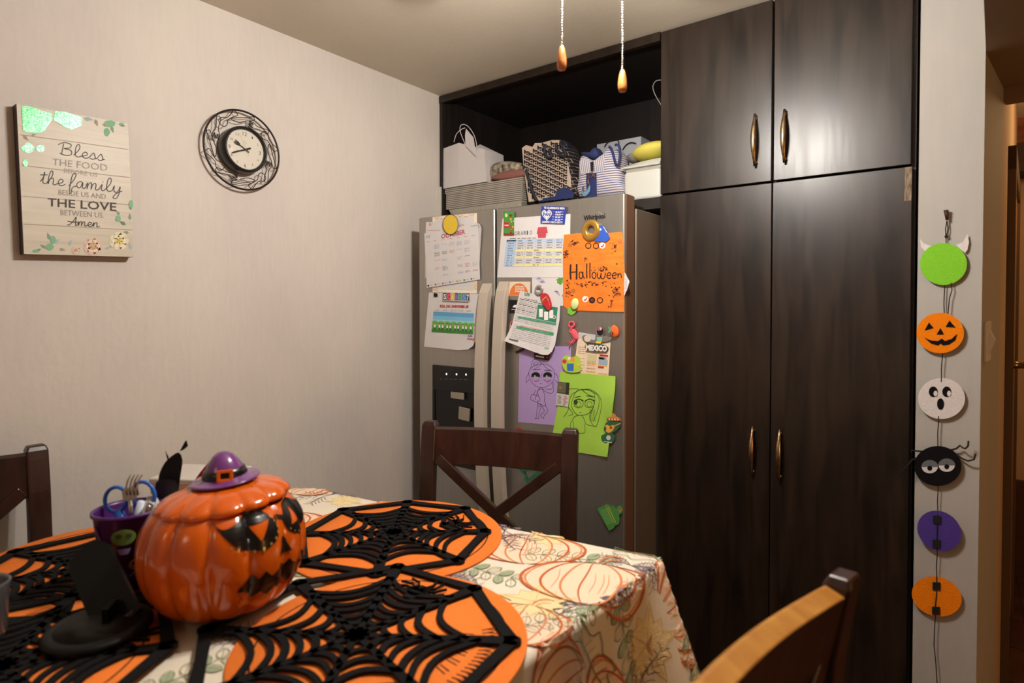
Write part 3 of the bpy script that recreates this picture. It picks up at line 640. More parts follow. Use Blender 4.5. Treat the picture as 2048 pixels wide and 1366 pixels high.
for cx in (1866.5, 1893.5):
    a = plane(1, GY, -1, lift=.0128, step=.0005); a.circ((cx, 783.5), 9, FB, 1, 24, ry=10.5); a.circ((cx+4.5, 787), 4, FW_, 2, 16, ry=5.5); a.build('eye', w_)
a = plane(1, GY, -1, lift=.0128); a.circ((1881, 808), 7, FB, 1, 24, ry=11.5); a.build('mouth', w_)
s_ = disc(1875.5, 932, 47.5, 40, FB, .014)
for cx, cy in ((1859.5, 934), (1893.5, 931)):
    a = plane(1, GY, -1, lift=.0148, step=.0005); n = 20
    a.fill([(cx+16*math.cos(t), cy+12.5*math.sin(t)) for t in [PI*i/n for i in range(n+1)]], FW_, 1)
    a.fill([(cx+17*math.cos(t), cy-14*math.sin(t)) for t in [PI*i/n for i in range(n+1)]], P(92, 94, 100), 1)
    a.circ((cx, cy+2.5), 5, FB, 2, 14, ry=5); a.build('eye', s_)
def leg(pts, offs):
    MB().tube([at(x, y, 1, GY-o_) for (x, y), o_ in zip(pts, offs)], .0021, mat('chenille_black', (22, 18, 20), .95), 8).build('leg', s_)
leg([(1902, 900), (1913, 897), (1920, 891), (1926, 896), (1931, 897), (1936, 892), (1937, 882)], (.012, .014, .016, .02, .022, .024, .026))
leg([(1912, 908), (1924, 917), (1936, 922), (1948, 919), (1951, 908)], (.012, .014, .018, .022, .026))
leg([(1845, 903), (1834, 902), (1824, 901), (1822, 905)], (.012, .02, .03, .03))
leg([(1832, 916), (1824, 920), (1817, 928), (1800, 950)], (.012, .022, .032, .036))
TAPE = mat('black_tape', (24, 22, 23), .6)
for (cx, cy, rx, ry, rot, m, ys, off) in ((1878.5, 1062, 46, 38.5, .55, FP, (1039, 1087), .015), (1873.5, 1193, 51, 39, .3, FO, (1172, 1221), .012)):
    q = disc(cx, cy, rx, ry, m, off, rot)
    for i, y in enumerate(ys):
        a = plane(1, GY, -1, lift=off+.0028); x = 1874 if i == 0 else 1873; x -= 1 if cy > 1100 else 0
        a.slab([(x-8, y-8), (x+8, y-7), (x+8, y+9), (x-8, y+8)], TAPE, .0008); a.build('tape', q)

# ================================================================ papers and magnets on the fridge doors
c4 = lambda x, y: (820+x/4.554, 410+y/4.554)
c5 = lambda x, y: (990+x/5.693, 400+y/5.693)
c6 = lambda x, y: (990+x/3.503, 540+y/3.503)
c7 = lambda x, y: (830+x/3.176, 680+y/3.176)
WP = mat('white_paper', (214, 212, 212), .7, k=1.12, noise=.03, nscale=30)
GT = P(176, 174, 178); DT = P(96, 94, 100); RT = P(206, 120, 126); NVY = P(54, 58, 120); RED = P(190, 40, 44); GRN = P(40, 140, 90); ORG = P(232, 128, 52)
YEL = P(232, 200, 60); BLU = P(40, 84, 178); BLKM = P(22, 20, 22, 40); WHM = P(232, 230, 226, 40); PNK = P(238, 92, 110, 45)
rd = random.Random(3)
def fplane(lift, bulge=None, tol=1e9): return plane(1, YF, -1, bulge, min(tol, 6) if bulge else tol, lift, .0011 if bulge else .0004)
def quadmap(tl, tr, br, bl): return lambda u, v: ((tl[0]*(1-u)+tr[0]*u)*(1-v)+(bl[0]*(1-u)+br[0]*u)*v, (tl[1]*(1-u)+tr[1]*u)*(1-v)+(bl[1]*(1-u)+br[1]*u)*v)
def qf(a, Q, u0, v0, u1, v1, m, lvl=1): a.fill([Q(u0, v0), Q(u1, v0), Q(u1, v1), Q(u0, v1)], m, lvl)
def qtext(a, Q, txt, u0, u1, v, h, m, lvl=2, bold=.0): a.text(txt, Q(u0, v), Q(u1, v), h, m, lvl, bold)
def qscrib(a, Q, u0, u1, v, h, m, lvl=1):
    u = u0
    while u < u1-.01:
        w = min(u1-u, rd.uniform(.04, .12)); qf(a, Q, u, v, u+w, v+h, m, lvl); u += w+.022
MAG = 'magnets on the fridge doors'; PAP = 'papers held on the fridge doors'
# back sheet with peach corners
a = fplane(.0006); Q = quadmap((865, 434), (954, 426), (954, 587), (865, 584)); a.slab([Q(0, 0), Q(1, 0), Q(1, 1), Q(0, 1)], P(236, 220, 200), .0004)
a.fill([Q(.05, .03), Q(.93, .03), Q(.93, .96), Q(.05, .96)], WP, 1)
for i in range(7):
    y = .008+.012*(i % 2); a.stroke([Q(.05+.13*i, y), Q(.1+.13*i, y+.02), Q(.16+.13*i, y)], 1.4, P(214, 150, 130), 2)
for v in (.92, .95, .98): a.stroke([Q(.93, v-.06), Q(1, v-.03)], 1.2, P(226, 170, 110), 2); a.stroke([Q(0, v-.02), Q(.12, v)], 1.2, P(220, 150, 130), 2)
a.build('decorated_sheet', label='peach bordered sheet behind the October calendar on the fridge', cat='paper', group=PAP)
# second calendar, curled at its right edge
bl = lambda x, y: .006*max(0, (x-953)/10)**2
a = fplane(.0016, bl, 9); a.slab([(852, 444), (953, 446), (960, 448), (963, 456), (961, 490), (958, 545), (950, 560), (850, 556)], WP, .0004)
a.circ((860, 449), 2.5, RT, 1, 14, hole=.6); scrib(a, 855, 880, 461, 1.2, RT, rnd=rd); a.text('2022', (942, 457), (958, 455), 6, P(120, 124, 132), 1); a.text('and 2nd', (915, 453), (928, 451), 4, RT, 1)
a.build('second_calendar', label='curled white sheet tucked behind the October calendar', cat='paper', group=PAP)
a = fplane(.0052); Q = quadmap((848.5, 466.6), (956, 452), (960, 559), (853.6, 575.8)); a.slab([Q(0, 0), Q(1, 0), Q(1, 1), Q(0, 1)], WP, .0004)
qtext(a, Q, '10', .03, .1, .095, 5.5, P(120, 126, 138))
a.text('OCTOBER', (882.6, 477.5), (930, 467.5), 9.5, P(190, 66, 92), 2, .02)
for i in range(7): qscrib(a, Q, .03+.14*i, .1+.14*i, .16, .008, RT)
for r in range(5):
    for i in range(1, 7):
        if rd.random() < .75:
            v = .24+.14*r; k = rd.randint(1, 4); cc = rd.choice([GT, GT, RT, P(150, 160, 190), DT])
            for j in range(k): qscrib(a, Q, .03+.14*i, .13+.14*i, v+.02*j, .007, cc)
for i, cc in enumerate((BLKM, P(160, 60, 90), P(150, 84, 170), P(90, 120, 210), ORG, GRN, P(60, 100, 150))):
    p = Q(.03+.135*i, .965); a.circ(p, 1.8, cc, 1, 12); qscrib(a, Q, .055+.135*i, .11+.135*i, .955, .012, GT)
a.build('october_calendar', label='white October calendar sheet with coloured dots along its foot', cat='paper', group=PAP)
# yellow oval, mascot left out
a = fplane(.0105); a.circ((901, 449), 14.6, P(218, 186, 62, 40), 2, 40, ry=19.4); a.slab([(901+15.5*math.cos(2*PI*i/40), 449+20.5*math.sin(2*PI*i/40)) for i in range(40)], BLKM, .003)
a.build('oval_magnet', label='yellow oval magnet with black rim above the word October', cat='magnet', group=MAG)
# school uniform sheet
bl = lambda x, y: .03*max(0, ((x-910)/50+(y-640)/60)/2)**2
a = fplane(.0014, bl, 8); Q = quadmap((858, 585), (963, 588), (953, 698), (848, 693)); a.slab([(858, 585), (963, 588), (960, 640), (953, 676), (946, 692), (936, 699), (915, 700), (848, 693)], WP, .0004)
a.text('ROL DE UNIFORME 6B', (880, 614.5), (937, 615.5), 5.2, P(176, 36, 44), 2, .03)
for i, t in enumerate(('LUNES', 'MARTES', 'MIERCOLES', 'JUEVES', 'VIERNES')): a.text(t, (870+15.5*i, 621+.5*i), (879+15.8*i+(3 if i == 2 else 0), 621.4+.5*i), 2.6, P(130, 150, 180), 2)
R_ = quadmap((867, 623), (948, 627), (946, 669), (863, 664))
for i, c_ in enumerate(((92, 160, 206), (120, 186, 220), (150, 206, 214), (110, 176, 96), (86, 160, 62), (60, 128, 52))):
    vs = (0, .2, .38, .52, .68, .85, 1); qf(a, R_, 0, vs[i], 1, vs[i+1], P(*c_), 1)
for i in range(7): a.circ(R_(.06+.15*i, .53), 6, P(110, 176, 84), 1.4, 12, ry=4)
for i in range(10):
    p = R_(.06+.095*i+(.02 if i % 2 else 0), .62); a.circ((p[0], p[1]-1.5), 2.1, P(70, 44, 32), 2, 10); a.circ((p[0], p[1]-.6), 1.5, P(232, 186, 150), 3, 10)
    a.rect(p[0]-1.7, p[1]+1.2, p[0]+1.7, p[1]+6, WHM, 2); a.rect(p[0]-1.3, p[1]+6, p[0]+1.3, p[1]+10, NVY if i % 2 else P(40, 70, 50), 2)
a.text('BACK', (936, 673), (945, 674), 3.6, BLU, 2, .03); a.text('SCHOOL', (934, 679), (949, 681), 4, RED, 2, .03); scrib(a, 926, 933, 672, .8, GT, rnd=rd)
a.build('uniform_sheet', label='white school uniform sheet with a green and blue picture of children', cat='paper', group=PAP)
# word magnet
a = fplane(.008); a.slab([(885.5, 584.5), (940, 586), (940, 600), (937, 603), (886, 601)], P(206, 206, 210), .004)
for i, (t, c_) in enumerate(zip('SCABO57', ((70, 66, 80), (190, 40, 90), (226, 180, 60), (92, 60, 130), (60, 130, 80), (60, 110, 180), (60, 60, 70)))):
    a.rect(886.5+7.6*i, 585.5+.2*i, 893.2+7.6*i, 600+.2*i, P(*c_), 1); a.text(t, (887.5+7.6*i, 598+.2*i), (892.4+7.6*i, 598.1+.2*i), 10.5, WHM if i in (0, 6) else P(min(255, c_[0]+60), min(255, c_[1]+60), min(255, c_[2]+50)), 2, .03)
a.build('letter_magnet', label='colourful letter strip magnet below the October calendar', cat='magnet', group=MAG)
a = fplane(.004); a.slab([(867.5, 586), (875, 587), (875, 594), (867.5, 593.5)], BLKM, .002); a.build('square_magnet', label='tiny black square magnet on the corner of the uniform sheet', cat='magnet', group=MAG)

# right door: timetable
a = fplane(.0022); Q = quadmap((1005, 437), (1141, 428), (1139, 555), (994.4, 555)); a.slab([Q(0, 0), Q(1, 0), Q(1, 1), Q(0, 1)], WP, .0004)
T_ = quadmap((1013.5, 480), (1130, 477), (1127.5, 532), (1007.6, 533)); 
qf(a, T_, 0, 0, 1, .09, P(176, 204, 234), 1); qf(a, T_, 0, 0, .16, 1, P(176, 204, 234), 1)
for v in (.36, .6, .9): qf(a, T_, .16, v, 1, v+.09, P(246, 222, 150), 1)
for i in range(12): v = i/11; a.stroke([T_(0, v), T_(1, v)], .45, P(160, 174, 204), 2)
for u in (0, .16, .33, .5, .66, .83, 1): a.stroke([T_(u, 0), T_(u, 1)], .45, P(160, 174, 204), 2)
for i in range(11):
    for j in range(6):
        if j == 0 or not any(abs(i/11-v) < .05 for v in (.36, .6, .9)): qscrib(a, T_, .03+.165*j, .13+.165*j, i/11+.03, .03, P(120, 126, 150), 2)
        elif j == 3: qscrib(a, T_, .48, .58, i/11+.03, .03, P(170, 150, 100), 2)
qscrib(a, T_, .05, .5, -.06, .025, DT, 1)
for i, ch in enumerate('HORARIO'): a.text(ch, (1023.5+6*i, 471.2-.35*i), (1028.3+6*i-(2.5 if ch == 'I' else 0), 471-.35*i), 8.6, P(70, 68, 74), 2)
a.fill([c5(*p) for p in ((490, 310), (590, 305), (602, 378), (582, 378), (578, 430), (490, 432), (488, 388), (474, 386))], P(196, 74, 88), 2)
for y in (330, 350, 370, 400): a.stroke([c5(486, y), c5(590, y-2)], .5, P(150, 50, 66), 3)
a.build('timetable_sheet', label='white school timetable with pale blue and yellow rows', cat='paper', group=PAP)
# green flyer
a = fplane(.005); a.slab([(1007.5, 422), (1028.7, 424), (1028, 470.5), (1007, 470.5)], P(70, 140, 60), .001)
a.rect(1007.3, 444.5, 1018, 456, P(178, 40, 36), 1); a.rect(1007.2, 466.5, 1028, 470.5, P(140, 50, 36), 1); a.circ((1012.6, 430.5), 2.8, P(190, 214, 130), 1, 14, ry=4)
for i in range(26): a.circ((1023.5+rd.uniform(-3.6, 4), 428+rd.uniform(0, 38)), rd.uniform(1.3, 2.6), P(*rd.choice(((120, 64, 40), (90, 46, 30), (176, 60, 40), (206, 170, 70), (90, 120, 60)))), 1+.2*i/26, 9)
a.text('CARNE', (1008.5, 452), (1017, 452), 3, WHM, 2, .03); a.build('food_flyer', label='small green and red food flyer at the top left of the right door', cat='magnet', group=MAG)
# blue card
a = fplane(.006); Q = quadmap((1083, 412), (1133, 413.7), (1129.6, 448), (1080.8, 446.5)); a.slab([Q(0, 0), Q(1, 0), Q(1, 1), Q(0, 1)], P(38, 58, 150), .001)
qtext(a, Q, 'TE QUEREMOS BIEN', .1, .93, .15, 4, WHM, 2, .03); qtext(a, Q, '¡SIEMPRE CERCA DE TI!', .06, .9, .97, 3.8, WHM, 2, .03)
hx, hy = Q(.235, .5); hp = lambda s: [(hx+s*.8*16*math.sin(t)**3, hy-s*(13*math.cos(t)-5*math.cos(2*t)-2*math.cos(3*t)-math.cos(4*t))) for t in [2*PI*i/40 for i in range(40)]]
a.fill(hp(.78), WHM, 1); a.fill(hp(.66), P(38, 58, 150), 2); a.fill(hp(.58), WHM, 3); a.text('PAN', (hx-6.6, hy+2.3), (hx+6.6, hy+2.6), 7, P(38, 58, 150), 4, .04)
for i in range(4):
    qscrib(a, Q, .58, .9, .28+.15*i, .03, WHM, 1); qscrib(a, Q, .58, .8, .33+.15*i, .03, WHM, 1); p = Q(.5, .3+.15*i); a.circ(p, 1.3, RED if i < 2 else P(120, 200, 200), 1, 8)
a.build('blue_card', label='blue card magnet with a white heart, above the timetable', cat='magnet', group=MAG)
# paper sticking out behind the orange poster
a = fplane(.0036); a.slab([(1226, 524), (1246, 540), (1252, 549), (1259, 563), (1255, 577), (1249, 591), (1228, 590)], WP, .0004)
for i in range(4): a.stroke([(1248+i, 548+i*9), (1254, 556+i*8), (1250, 566+i*6)], .8, P(150, 156, 190), 1, sm=4)
a.build('blue_scribble_paper', label='white paper with blue pencil marks poking out right of the orange poster', cat='paper', group=PAP)
# orange Halloween poster
OP = mat('painted_orange', (246, 134, 40), .75, c2=(238, 112, 30), nscale=40, stretch=(.5, 1, 2), k=1.1)
a = fplane(.0048); a.slab([(1128, 469.5), (1158, 466.5), (1200, 468), (1217, 466), (1244.5, 463.5), (1249, 540), (1248, 624), (1200, 622.5), (1137.5, 620.5), (1126, 611), (1126, 560), (1125.5, 500)], OP, .0008, P(236, 214, 190))
MK = P(48, 26, 24); LET = {'H': [[(0, 0), (.02, 1)], [(.62, 0), (.55, 1.05)], [(.0, .5), (.6, .5)]]}
def st_(pts, wd=1.8): a.stroke([c5(*p) for p in pts], wd, MK, 2, sm=4)
st_([(862, 733), (858, 820), (862, 905)], 3.6); st_([(930, 728), (930, 820), (928, 905)], 3.6); st_([(862, 822), (930, 818)], 2.2)
def bowl(cx, cy, rx, ry, wd=2): a.stroke([c5(cx+rx*math.cos(t), cy+ry*math.sin(t)) for t in [2*PI*i/18 for i in range(18)]], wd, MK, 2, closed=True)
bowl(978, 856, 20, 38); st_([(1000, 815), (1004, 870), (1022, 893)], 2); st_([(1045, 722), (1044, 800), (1046, 893)], 2.4); st_([(1082, 715), (1080, 800), (1082, 893)], 2.4)
bowl(1127, 858, 22, 36); st_([(1165, 825), (1168, 880), (1192, 892), (1206, 850), (1208, 830)], 2); st_([(1206, 850), (1212, 892), (1240, 890), (1256, 850), (1254, 826)], 2)
for cx in (1300, 1362): st_([(cx-24, 862), (cx+18, 852), (cx+8, 828), (cx-16, 836), (cx-26, 868), (cx-8, 892), (cx+20, 886)], 2)
st_([(1398, 835), (1402, 890)], 2); st_([(1402, 860), (1418, 838), (1434, 850), (1440, 890)], 2)
SB = P(40, 28, 26, 30); SR = P(150, 60, 30); SG = P(206, 130, 60, 30)
def stick(x, y, s, m, k): 
    c = c5(x, y)
    if k == 0: a.circ(c, s, m, 1.5+rd.random()*.4, 9)
    elif k == 1:
        for d_ in (-s, s): a.circ((c[0]+d_*.9, c[1]), s, m, 1.5+rd.random()*.4, 12, hole=.45)
    else: a.fill([(c[0]+s*1.6*math.cos(t)*(1 if i % 2 else .5), c[1]+s*1.3*math.sin(t)*(1 if i % 2 else .5)) for i, t in enumerate([2*PI*j/10 for j in range(10)])], m, 1.5+rd.random()*.4)
for (x, y, w_, h_, n_) in ((900, 490, 130, 60, 22), (810, 610, 60, 120, 26), (1350, 540, 90, 120, 18), (1030, 680, 70, 50, 8), (1230, 780, 200, 70, 34), (1390, 735, 30, 30, 3), (1130, 955, 560, 60, 60), (1370, 1050, 130, 190, 46), (840, 1070, 110, 160, 26), (830, 930, 60, 60, 6), (1320, 1170, 60, 80, 10)):
    for i in range(n_): stick(x+rd.gauss(0, w_/4), y+rd.gauss(0, h_/4), rd.uniform(.7, 1.7), rd.choice((SB, SB, SB, SR, SG)), rd.choice((0, 0, 1, 2)))
for x, y in ((855, 515), (890, 1035), (1420, 480)): a.circ(c5(x, y), 4.5, P(180, 104, 44), 1.1, 16)
for (x, y, k) in ((1062, 520, 0), (1150, 522, 0), (1222, 518, 1), (1028, 1128, 1), (1105, 1140, 2), (1195, 1142, 0)):
    a.circ(c5(x, y), 6.2, SB if k != 1 else WHM, 2.2, 24, hole=.72 if k == 0 else None)
    if k == 1: a.circ(c5(x, y), 5.2, WHM, 2.4, 20); a.stroke([c5(x-15, y+5), c5(x, y+14), c5(x+18, y-16)], 2.2, RED, 3, sm=4)
    if k == 2: a.circ(c5(x, y), 3, P(110, 60, 40), 2.6, 14)
a.build('halloween_poster', label='orange painted poster with the hand lettered word Halloween and black stickers', cat='poster', group=PAP)
# donut and blue badge
def ring_magnet(cx, cy, r, tube, m, name, lab, lift=.007, squash=1, par=None, flat=.6):
    c = at(cx, cy, 1, YF-lift); mb = MB(); n = 32
    mb.grid(lambda u, v: Vector((c.x+(r+tube*math.cos(2*PI*v))*math.cos(2*PI*u), c.y-tube*flat*math.sin(2*PI*v), c.z+(r*squash+tube*math.cos(2*PI*v))*math.sin(2*PI*u))), n, 12, m, True, True)
    return mb.build(name, parent=par, label=None if par else lab, cat=None if par else 'magnet', group=None if par else MAG)
GOLD = mat('gold_enamel', (206, 160, 74), .25, .7); SIL = mat('clear_silver', (196, 190, 188), .2, .75)
ring_magnet(1182, 461, .0225, .0105, GOLD, 'donut_magnet', 'gold ring shaped magnet at the top of the orange poster', squash=1.1)
a = fplane(.0085); a.slab([c5(*p) for p in ((1165, 292), (1188, 284), (1225, 288), (1270, 350), (1312, 432), (1268, 478), (1132, 474), (1150, 400))], BLU, .004)
a.circ(c5(1198, 335), 2.4, WHM, 1, 12); a.fill([c5(*p) for p in ((1160, 376), (1192, 398), (1176, 410))], RED, 1); a.stroke([c5(1232, 300), c5(1275, 372)], 1.2, WHM, 1)
a.build('badge_magnet', label='blue triangular badge magnet beside the gold ring magnet', cat='magnet', group=MAG)
# cards left of the bill
a = fplane(.002); Q = quadmap((1019, 563.4), (1061, 563.4), (1060, 593), (1018, 591.5)); a.slab([Q(0, 0), Q(1, 0), Q(1, 1), Q(0, 1)], P(224, 206, 184), .0008)
cc_ = Q(.47, .96); a.fill([(cc_[0]+19*math.cos(t), cc_[1]-25*math.sin(t)*.98) for t in [PI*i/24 for i in range(25)]], P(214, 120, 58), 1)
for v in (.3, .42, .54, .66): qscrib(a, Q, .28, .72, v, .05, WHM, 2)
a.build('round_logo_card', label='cream card with an orange half circle beside the door handle', cat='card', group=PAP)
a = fplane(.002); Q = quadmap((1018.5, 599.4), (1042, 600.5), (1042, 627), (1018.5, 626.5)); a.slab([Q(0, 0), Q(1, 0), Q(1, 1), Q(0, 1)], BLKM, .0008)
a.fill([Q(.3, .5), Q(.42, .38), Q(.8, .34), Q(1, .42), Q(1, .55), Q(.3, .56)], WHM, 1); qscrib(a, Q, .2, .9, .68, .05, WHM); qscrib(a, Q, .45, .9, .8, .05, WHM)
a.build('black_card', label='black card with a small white car, left of the bill', cat='card', group=PAP)
a = fplane(.0012); a.slab([(1064, 552), (1128, 552), (1126, 612), (1064, 603)], WP, .0004)
for i in range(14):
    x, y = rd.choice(((1074, 559), (1082, 562), (1090, 566), (1118, 590), (1112, 586))); x += rd.uniform(-4, 4); y += rd.uniform(-3, 3); a.stroke([(x, y), (x+3, y-2), (x+5, y+2)], 1, P(112, 98, 180), 1)
a.fill(blob((1120, 562), 7, 7, seed=31, jag=.3), P(92, 150, 60), 1); a.build('flower_drawing', label='white sheet with purple marks partly behind the timetable and bill', cat='paper', group=PAP)
# electricity bill
bl = lambda x, y: .02*max(0, (y-600)/110)**1.6+.01*max(0, (1060-x)/50)*max(0, (y-620)/60)
a = fplane(.0034, bl, 8); Q = quadmap((1040, 581.4), (1121, 601), (1101, 708), (1008.5, 682)); a.slab([(1040, 581.4), (1121, 601), (1119, 640), (1110, 690), (1104, 703), (1096, 710), (1085, 710), (1050, 697), (1008.5, 682), (1024, 650), (1032, 615)], WP, .0004)
a.text('CFE', c6(206, 176), c6(244, 182), 5.6, GRN, 2, .02); scrib(a, 1049, 1075, 597, .9, DT, .22, rnd=rd)
for i in range(9): qscrib(a, Q, .06, .5 if i > 2 else .62, .14+.033*i, .012, DT if i in (0, 3, 6) else GT)
a.fill([c6(*p) for p in ((300, 242), (440, 262), (428, 368), (288, 340))], P(54, 124, 100), 1)
for x, y in ((322, 300), (358, 320), (394, 308)): a.rect(*c6(x-14, y-28), *c6(x+14, y+30), WHM, 2)
a.circ(c6(414, 330), 3.4, WHM, 2, 14, hole=.6)
a.fill([c6(*p) for p in ((165, 322), (430, 372), (426, 388), (160, 338))], P(70, 150, 112), 1); a.fill([c6(*p) for p in ((152, 392), (412, 440), (410, 460), (148, 408))], P(70, 150, 112), 1)
a.stroke([c6(180, 388), c6(408, 435)], .8, P(206, 120, 60), 2)
for i in range(4): qscrib(a, Q, .08, .95, .47+.03*i, .01, GT)
for i in range(8): qscrib(a, Q, .1, .95, .64+.035*i, .01, GT)
a.fill([c6(*p) for p in ((100, 478), (165, 494), (160, 504), (96, 488))], DT, 1); a.text('CFE', c6(345, 552), c6(375, 555), 2.6, GRN, 2, .02)
for u in (.3, .5, .7): a.stroke([Q(u, .62), Q(u-.01, .88)], .4, GT, 1)
a.build('electricity_bill', label='white and green printed bill curling off the right door', cat='paper', group=PAP)
ring_magnet(1078, 580, .0125, .0055, SIL, 'silver_ring_magnet', 'clear silver ring magnet on top of the bill', .008)
a = fplane(.012); a.slab([(x, y) for x, y in smooth_pts([c6(*p) for p in ((318, 178), (345, 162), (372, 172), (392, 215), (398, 258), (376, 282), (352, 262), (330, 222))], 3, True)], P(186, 44, 52, 40), .006)
a.stroke([c6(330, 215), c6(355, 190), c6(376, 210)], 2, P(214, 150, 60), 1, sm=4); a.stroke([c6(360, 180), c6(385, 250)], 1, P(230, 120, 120), 1)
a.build('sandal_magnet', label='red sandal shaped magnet holding the bill', cat='magnet', group=MAG)
def stone(px, py, rx, ry, m, name, lab, lift=.004, rot=0.0, parts=()):
    c = at(px, py, 1, YF-lift); k = (at(px+1, py, 1, YF)-at(px, py, 1, YF)).length
    mb = MB().ball(c, 1, m, 10, (rx*k, .006, ry*k*.92), Matrix.Rotation(rot, 3, 'Y')); o = mb.build(name, label=lab, cat='magnet', group=MAG); return o
stone(1149.5, 608, 7.5, 11, P(204, 222, 150, 30), 'stone_magnet', 'pale green pebble magnet at the foot of the orange poster', .01, .25)
a = fplane(.006); a.slab(blob((1143.5, 622), 9, 8, seed=9, jag=.2), P(120, 190, 60, 40), .004); a.build('leaf_magnet', label='bright green leaf magnet under the pale green pebble magnet', cat='magnet', group=MAG)
a = fplane(.004); a.slab([c6(*p) for p in ((105, 368), (120, 355), (140, 372), (150, 420), (135, 475), (110, 470), (100, 420))], P(196, 160, 150, 40), .004)
a.circ(c6(122, 375), 4, RED, 1, 10); a.circ(c6(116, 410), 3, P(90, 110, 60), 1, 10); a.circ(c6(122, 445), 3, YEL, 1, 10); a.build('doll_magnet', label='small red and yellow figure magnet left of the bill', cat='magnet', group=MAG)
# flamingo
fm = MB(); fl_ = lambda pts, r: fm.tube([at(*c6(*p), 1, YF-.006) for p in pts], r, PNK, 8)
fl_(smooth_pts([(548, 395), (522, 400), (520, 372), (545, 364), (556, 385), (535, 410), (524, 430), (545, 450)], 3), .0028)
c = at(*c6(558, 452), 1, YF-.006); fm.ball(c, 1, PNK, 10, (.012, .005, .02), Matrix.Rotation(-.5, 3, 'Y')); fl_([(566, 480), (550, 512), (505, 505)], .0016); fl_([(556, 480), (530, 515), (520, 548)], .0018)
fm.build('flamingo_magnet', label='pink flamingo magnet right of the bill', cat='magnet', group=MAG)
# beige brochure
a = fplane(.0026); Q = quadmap((1157, 664), (1222, 675), (1217, 751), (1147, 746)); a.slab([Q(0, 0), Q(1, 0), Q(1, 1), Q(0, 1)], P(226, 208, 184), .0005)
qf(a, Q, 0, 0, 1, .14, P(190, 190, 196)); qf(a, Q, .35, .5, .62, .68, P(206, 196, 150)); qf(a, Q, .68, .5, .95, .6, P(236, 220, 200)); qf(a, Q, .68, .53, .95, .74, P(150, 170, 182)); qf(a, Q, .7, .47, .95, .52, RED); qf(a, Q, .68, .78, .85, .83, RED)
for v in (.35, .4, .45, .5, .62, .7, .78, .86, .92):
    qscrib(a, Q, .05, .28, v, .012, P(176, 120, 80)); qscrib(a, Q, .36, .6, v+.22 if v < .7 else v, .012, P(190, 140, 80)) if v > .4 else None
for v in (.73, .93): qf(a, Q, .35, v, .62, v+.03, P(224, 176, 92)); qf(a, Q, .68, v+.02, .95, v+.05, P(224, 176, 92))
a.build('menu_leaflet', label='beige printed leaflet behind the Mexico magnet', cat='paper', group=PAP)
a = fplane(.009); a.slab([c6(*p) for p in ((630, 528), (650, 505), (770, 525), (796, 545), (782, 572), (700, 572), (640, 562))], P(70, 66, 62, 40), .004)
a.text('MEXICO', c6(636, 560), c6(784, 570), 11, P(226, 220, 214, 40), 1, .06)
a.build('mexico_magnet', label='grey magnet with the word Mexico on the beige leaflet', cat='magnet', group=MAG)
a = fplane(.0075); a.slab(smooth_pts([c6(*p) for p in ((610, 465), (640, 455), (665, 480), (700, 490), (706, 430), (735, 402), (762, 425), (758, 465), (800, 470), (812, 492), (760, 505), (690, 512), (630, 500))], 2, True), P(120, 110, 104, 40), .004)
a.circ(c6(736, 432), 6.4, BLKM, 1, 18, ry=8); a.circ(c6(738, 412), 3, P(230, 180, 190), 2, 8); a.circ(c6(728, 417), 2.4, P(214, 90, 110), 2, 8); a.fill([c6(*p) for p in ((712, 470), (752, 470), (748, 500), (715, 500))], P(120, 190, 170), 1.5); a.fill([c6(*p) for p in ((705, 500), (745, 502), (740, 516), (708, 514))], YEL, 2); a.circ(c6(648, 480), 7, P(206, 196, 182), 1, 16)
a.build('souvenir_magnet', label='dark souvenir magnet with a flower on top, just above the word Mexico', cat='magnet', group=MAG)
stone(1229, 662.5, 8.5, 12, P(226, 104, 46, 35), 'fish_magnet', 'orange fish magnet at the right edge of the door', .008, -.2)
a = fplane(.0172); a.circ(c6(806, 420), 3, P(90, 160, 190), 0, 10); a.circ(c6(824, 442), 1.6, BLKM, 1, 8); a.stroke([c6(800, 395), c6(800, 440)], 2.4, P(90, 180, 110), 0); a.build('fish_face', bpy.data.objects['fish_magnet'])
# purple and lime drawings
INK = P(62, 46, 70)
a = fplane(.0016); a.slab([(1039, 693), (1143, 692.5), (1140, 770), (1112, 851), (1036, 844)], mat('lilac_paper', (178, 152, 206), .7, k=1.1, noise=.03), .0004)
S = lambda pts, w=.75, sm=4, m=INK: a.stroke([c6(*p) for p in pts], w, m, 1, sm=sm)
S([(235, 720), (250, 775), (285, 812), (325, 824), (370, 812), (405, 780), (418, 735), (405, 690), (360, 660), (300, 662), (255, 685), (235, 720)]); S([(250, 690), (262, 640), (285, 625), (312, 640), (318, 660)]); S([(268, 668), (280, 645), (300, 650), (290, 668), (272, 660)]); S([(330, 655), (300, 680), (262, 700)]); S([(332, 655), (365, 690), (405, 712)])
S([(240, 720), (222, 750), (218, 790), (240, 765)]); S([(415, 720), (440, 745), (438, 790), (420, 770)]); S([(330, 720), (322, 755)], .6)
for cx in (285, 368):
    a.circ(c6(cx, 738), 8.6, BLKM, 1, 24, ry=6.4); a.circ(c6(cx, 760), 8.4, mat('lilac_paper', (178, 152, 206)), 1.6, 20, ry=4); S([(cx-30, 740), (cx-25, 768), (cx, 782), (cx+25, 768), (cx+30, 735)]); a.circ(c6(cx-6, 742), 1.6, P(190, 190, 120), 2, 8)
S([(272, 700), (318, 694)], 1.2); S([(345, 702), (392, 705)], 1.2); a.circ(c6(270, 775), 3, P(214, 110, 190), 1.2, 10, ry=2); a.circ(c6(372, 790), 3, P(214, 110, 190), 1.2, 10, ry=2); S([(315, 796), (326, 796)])
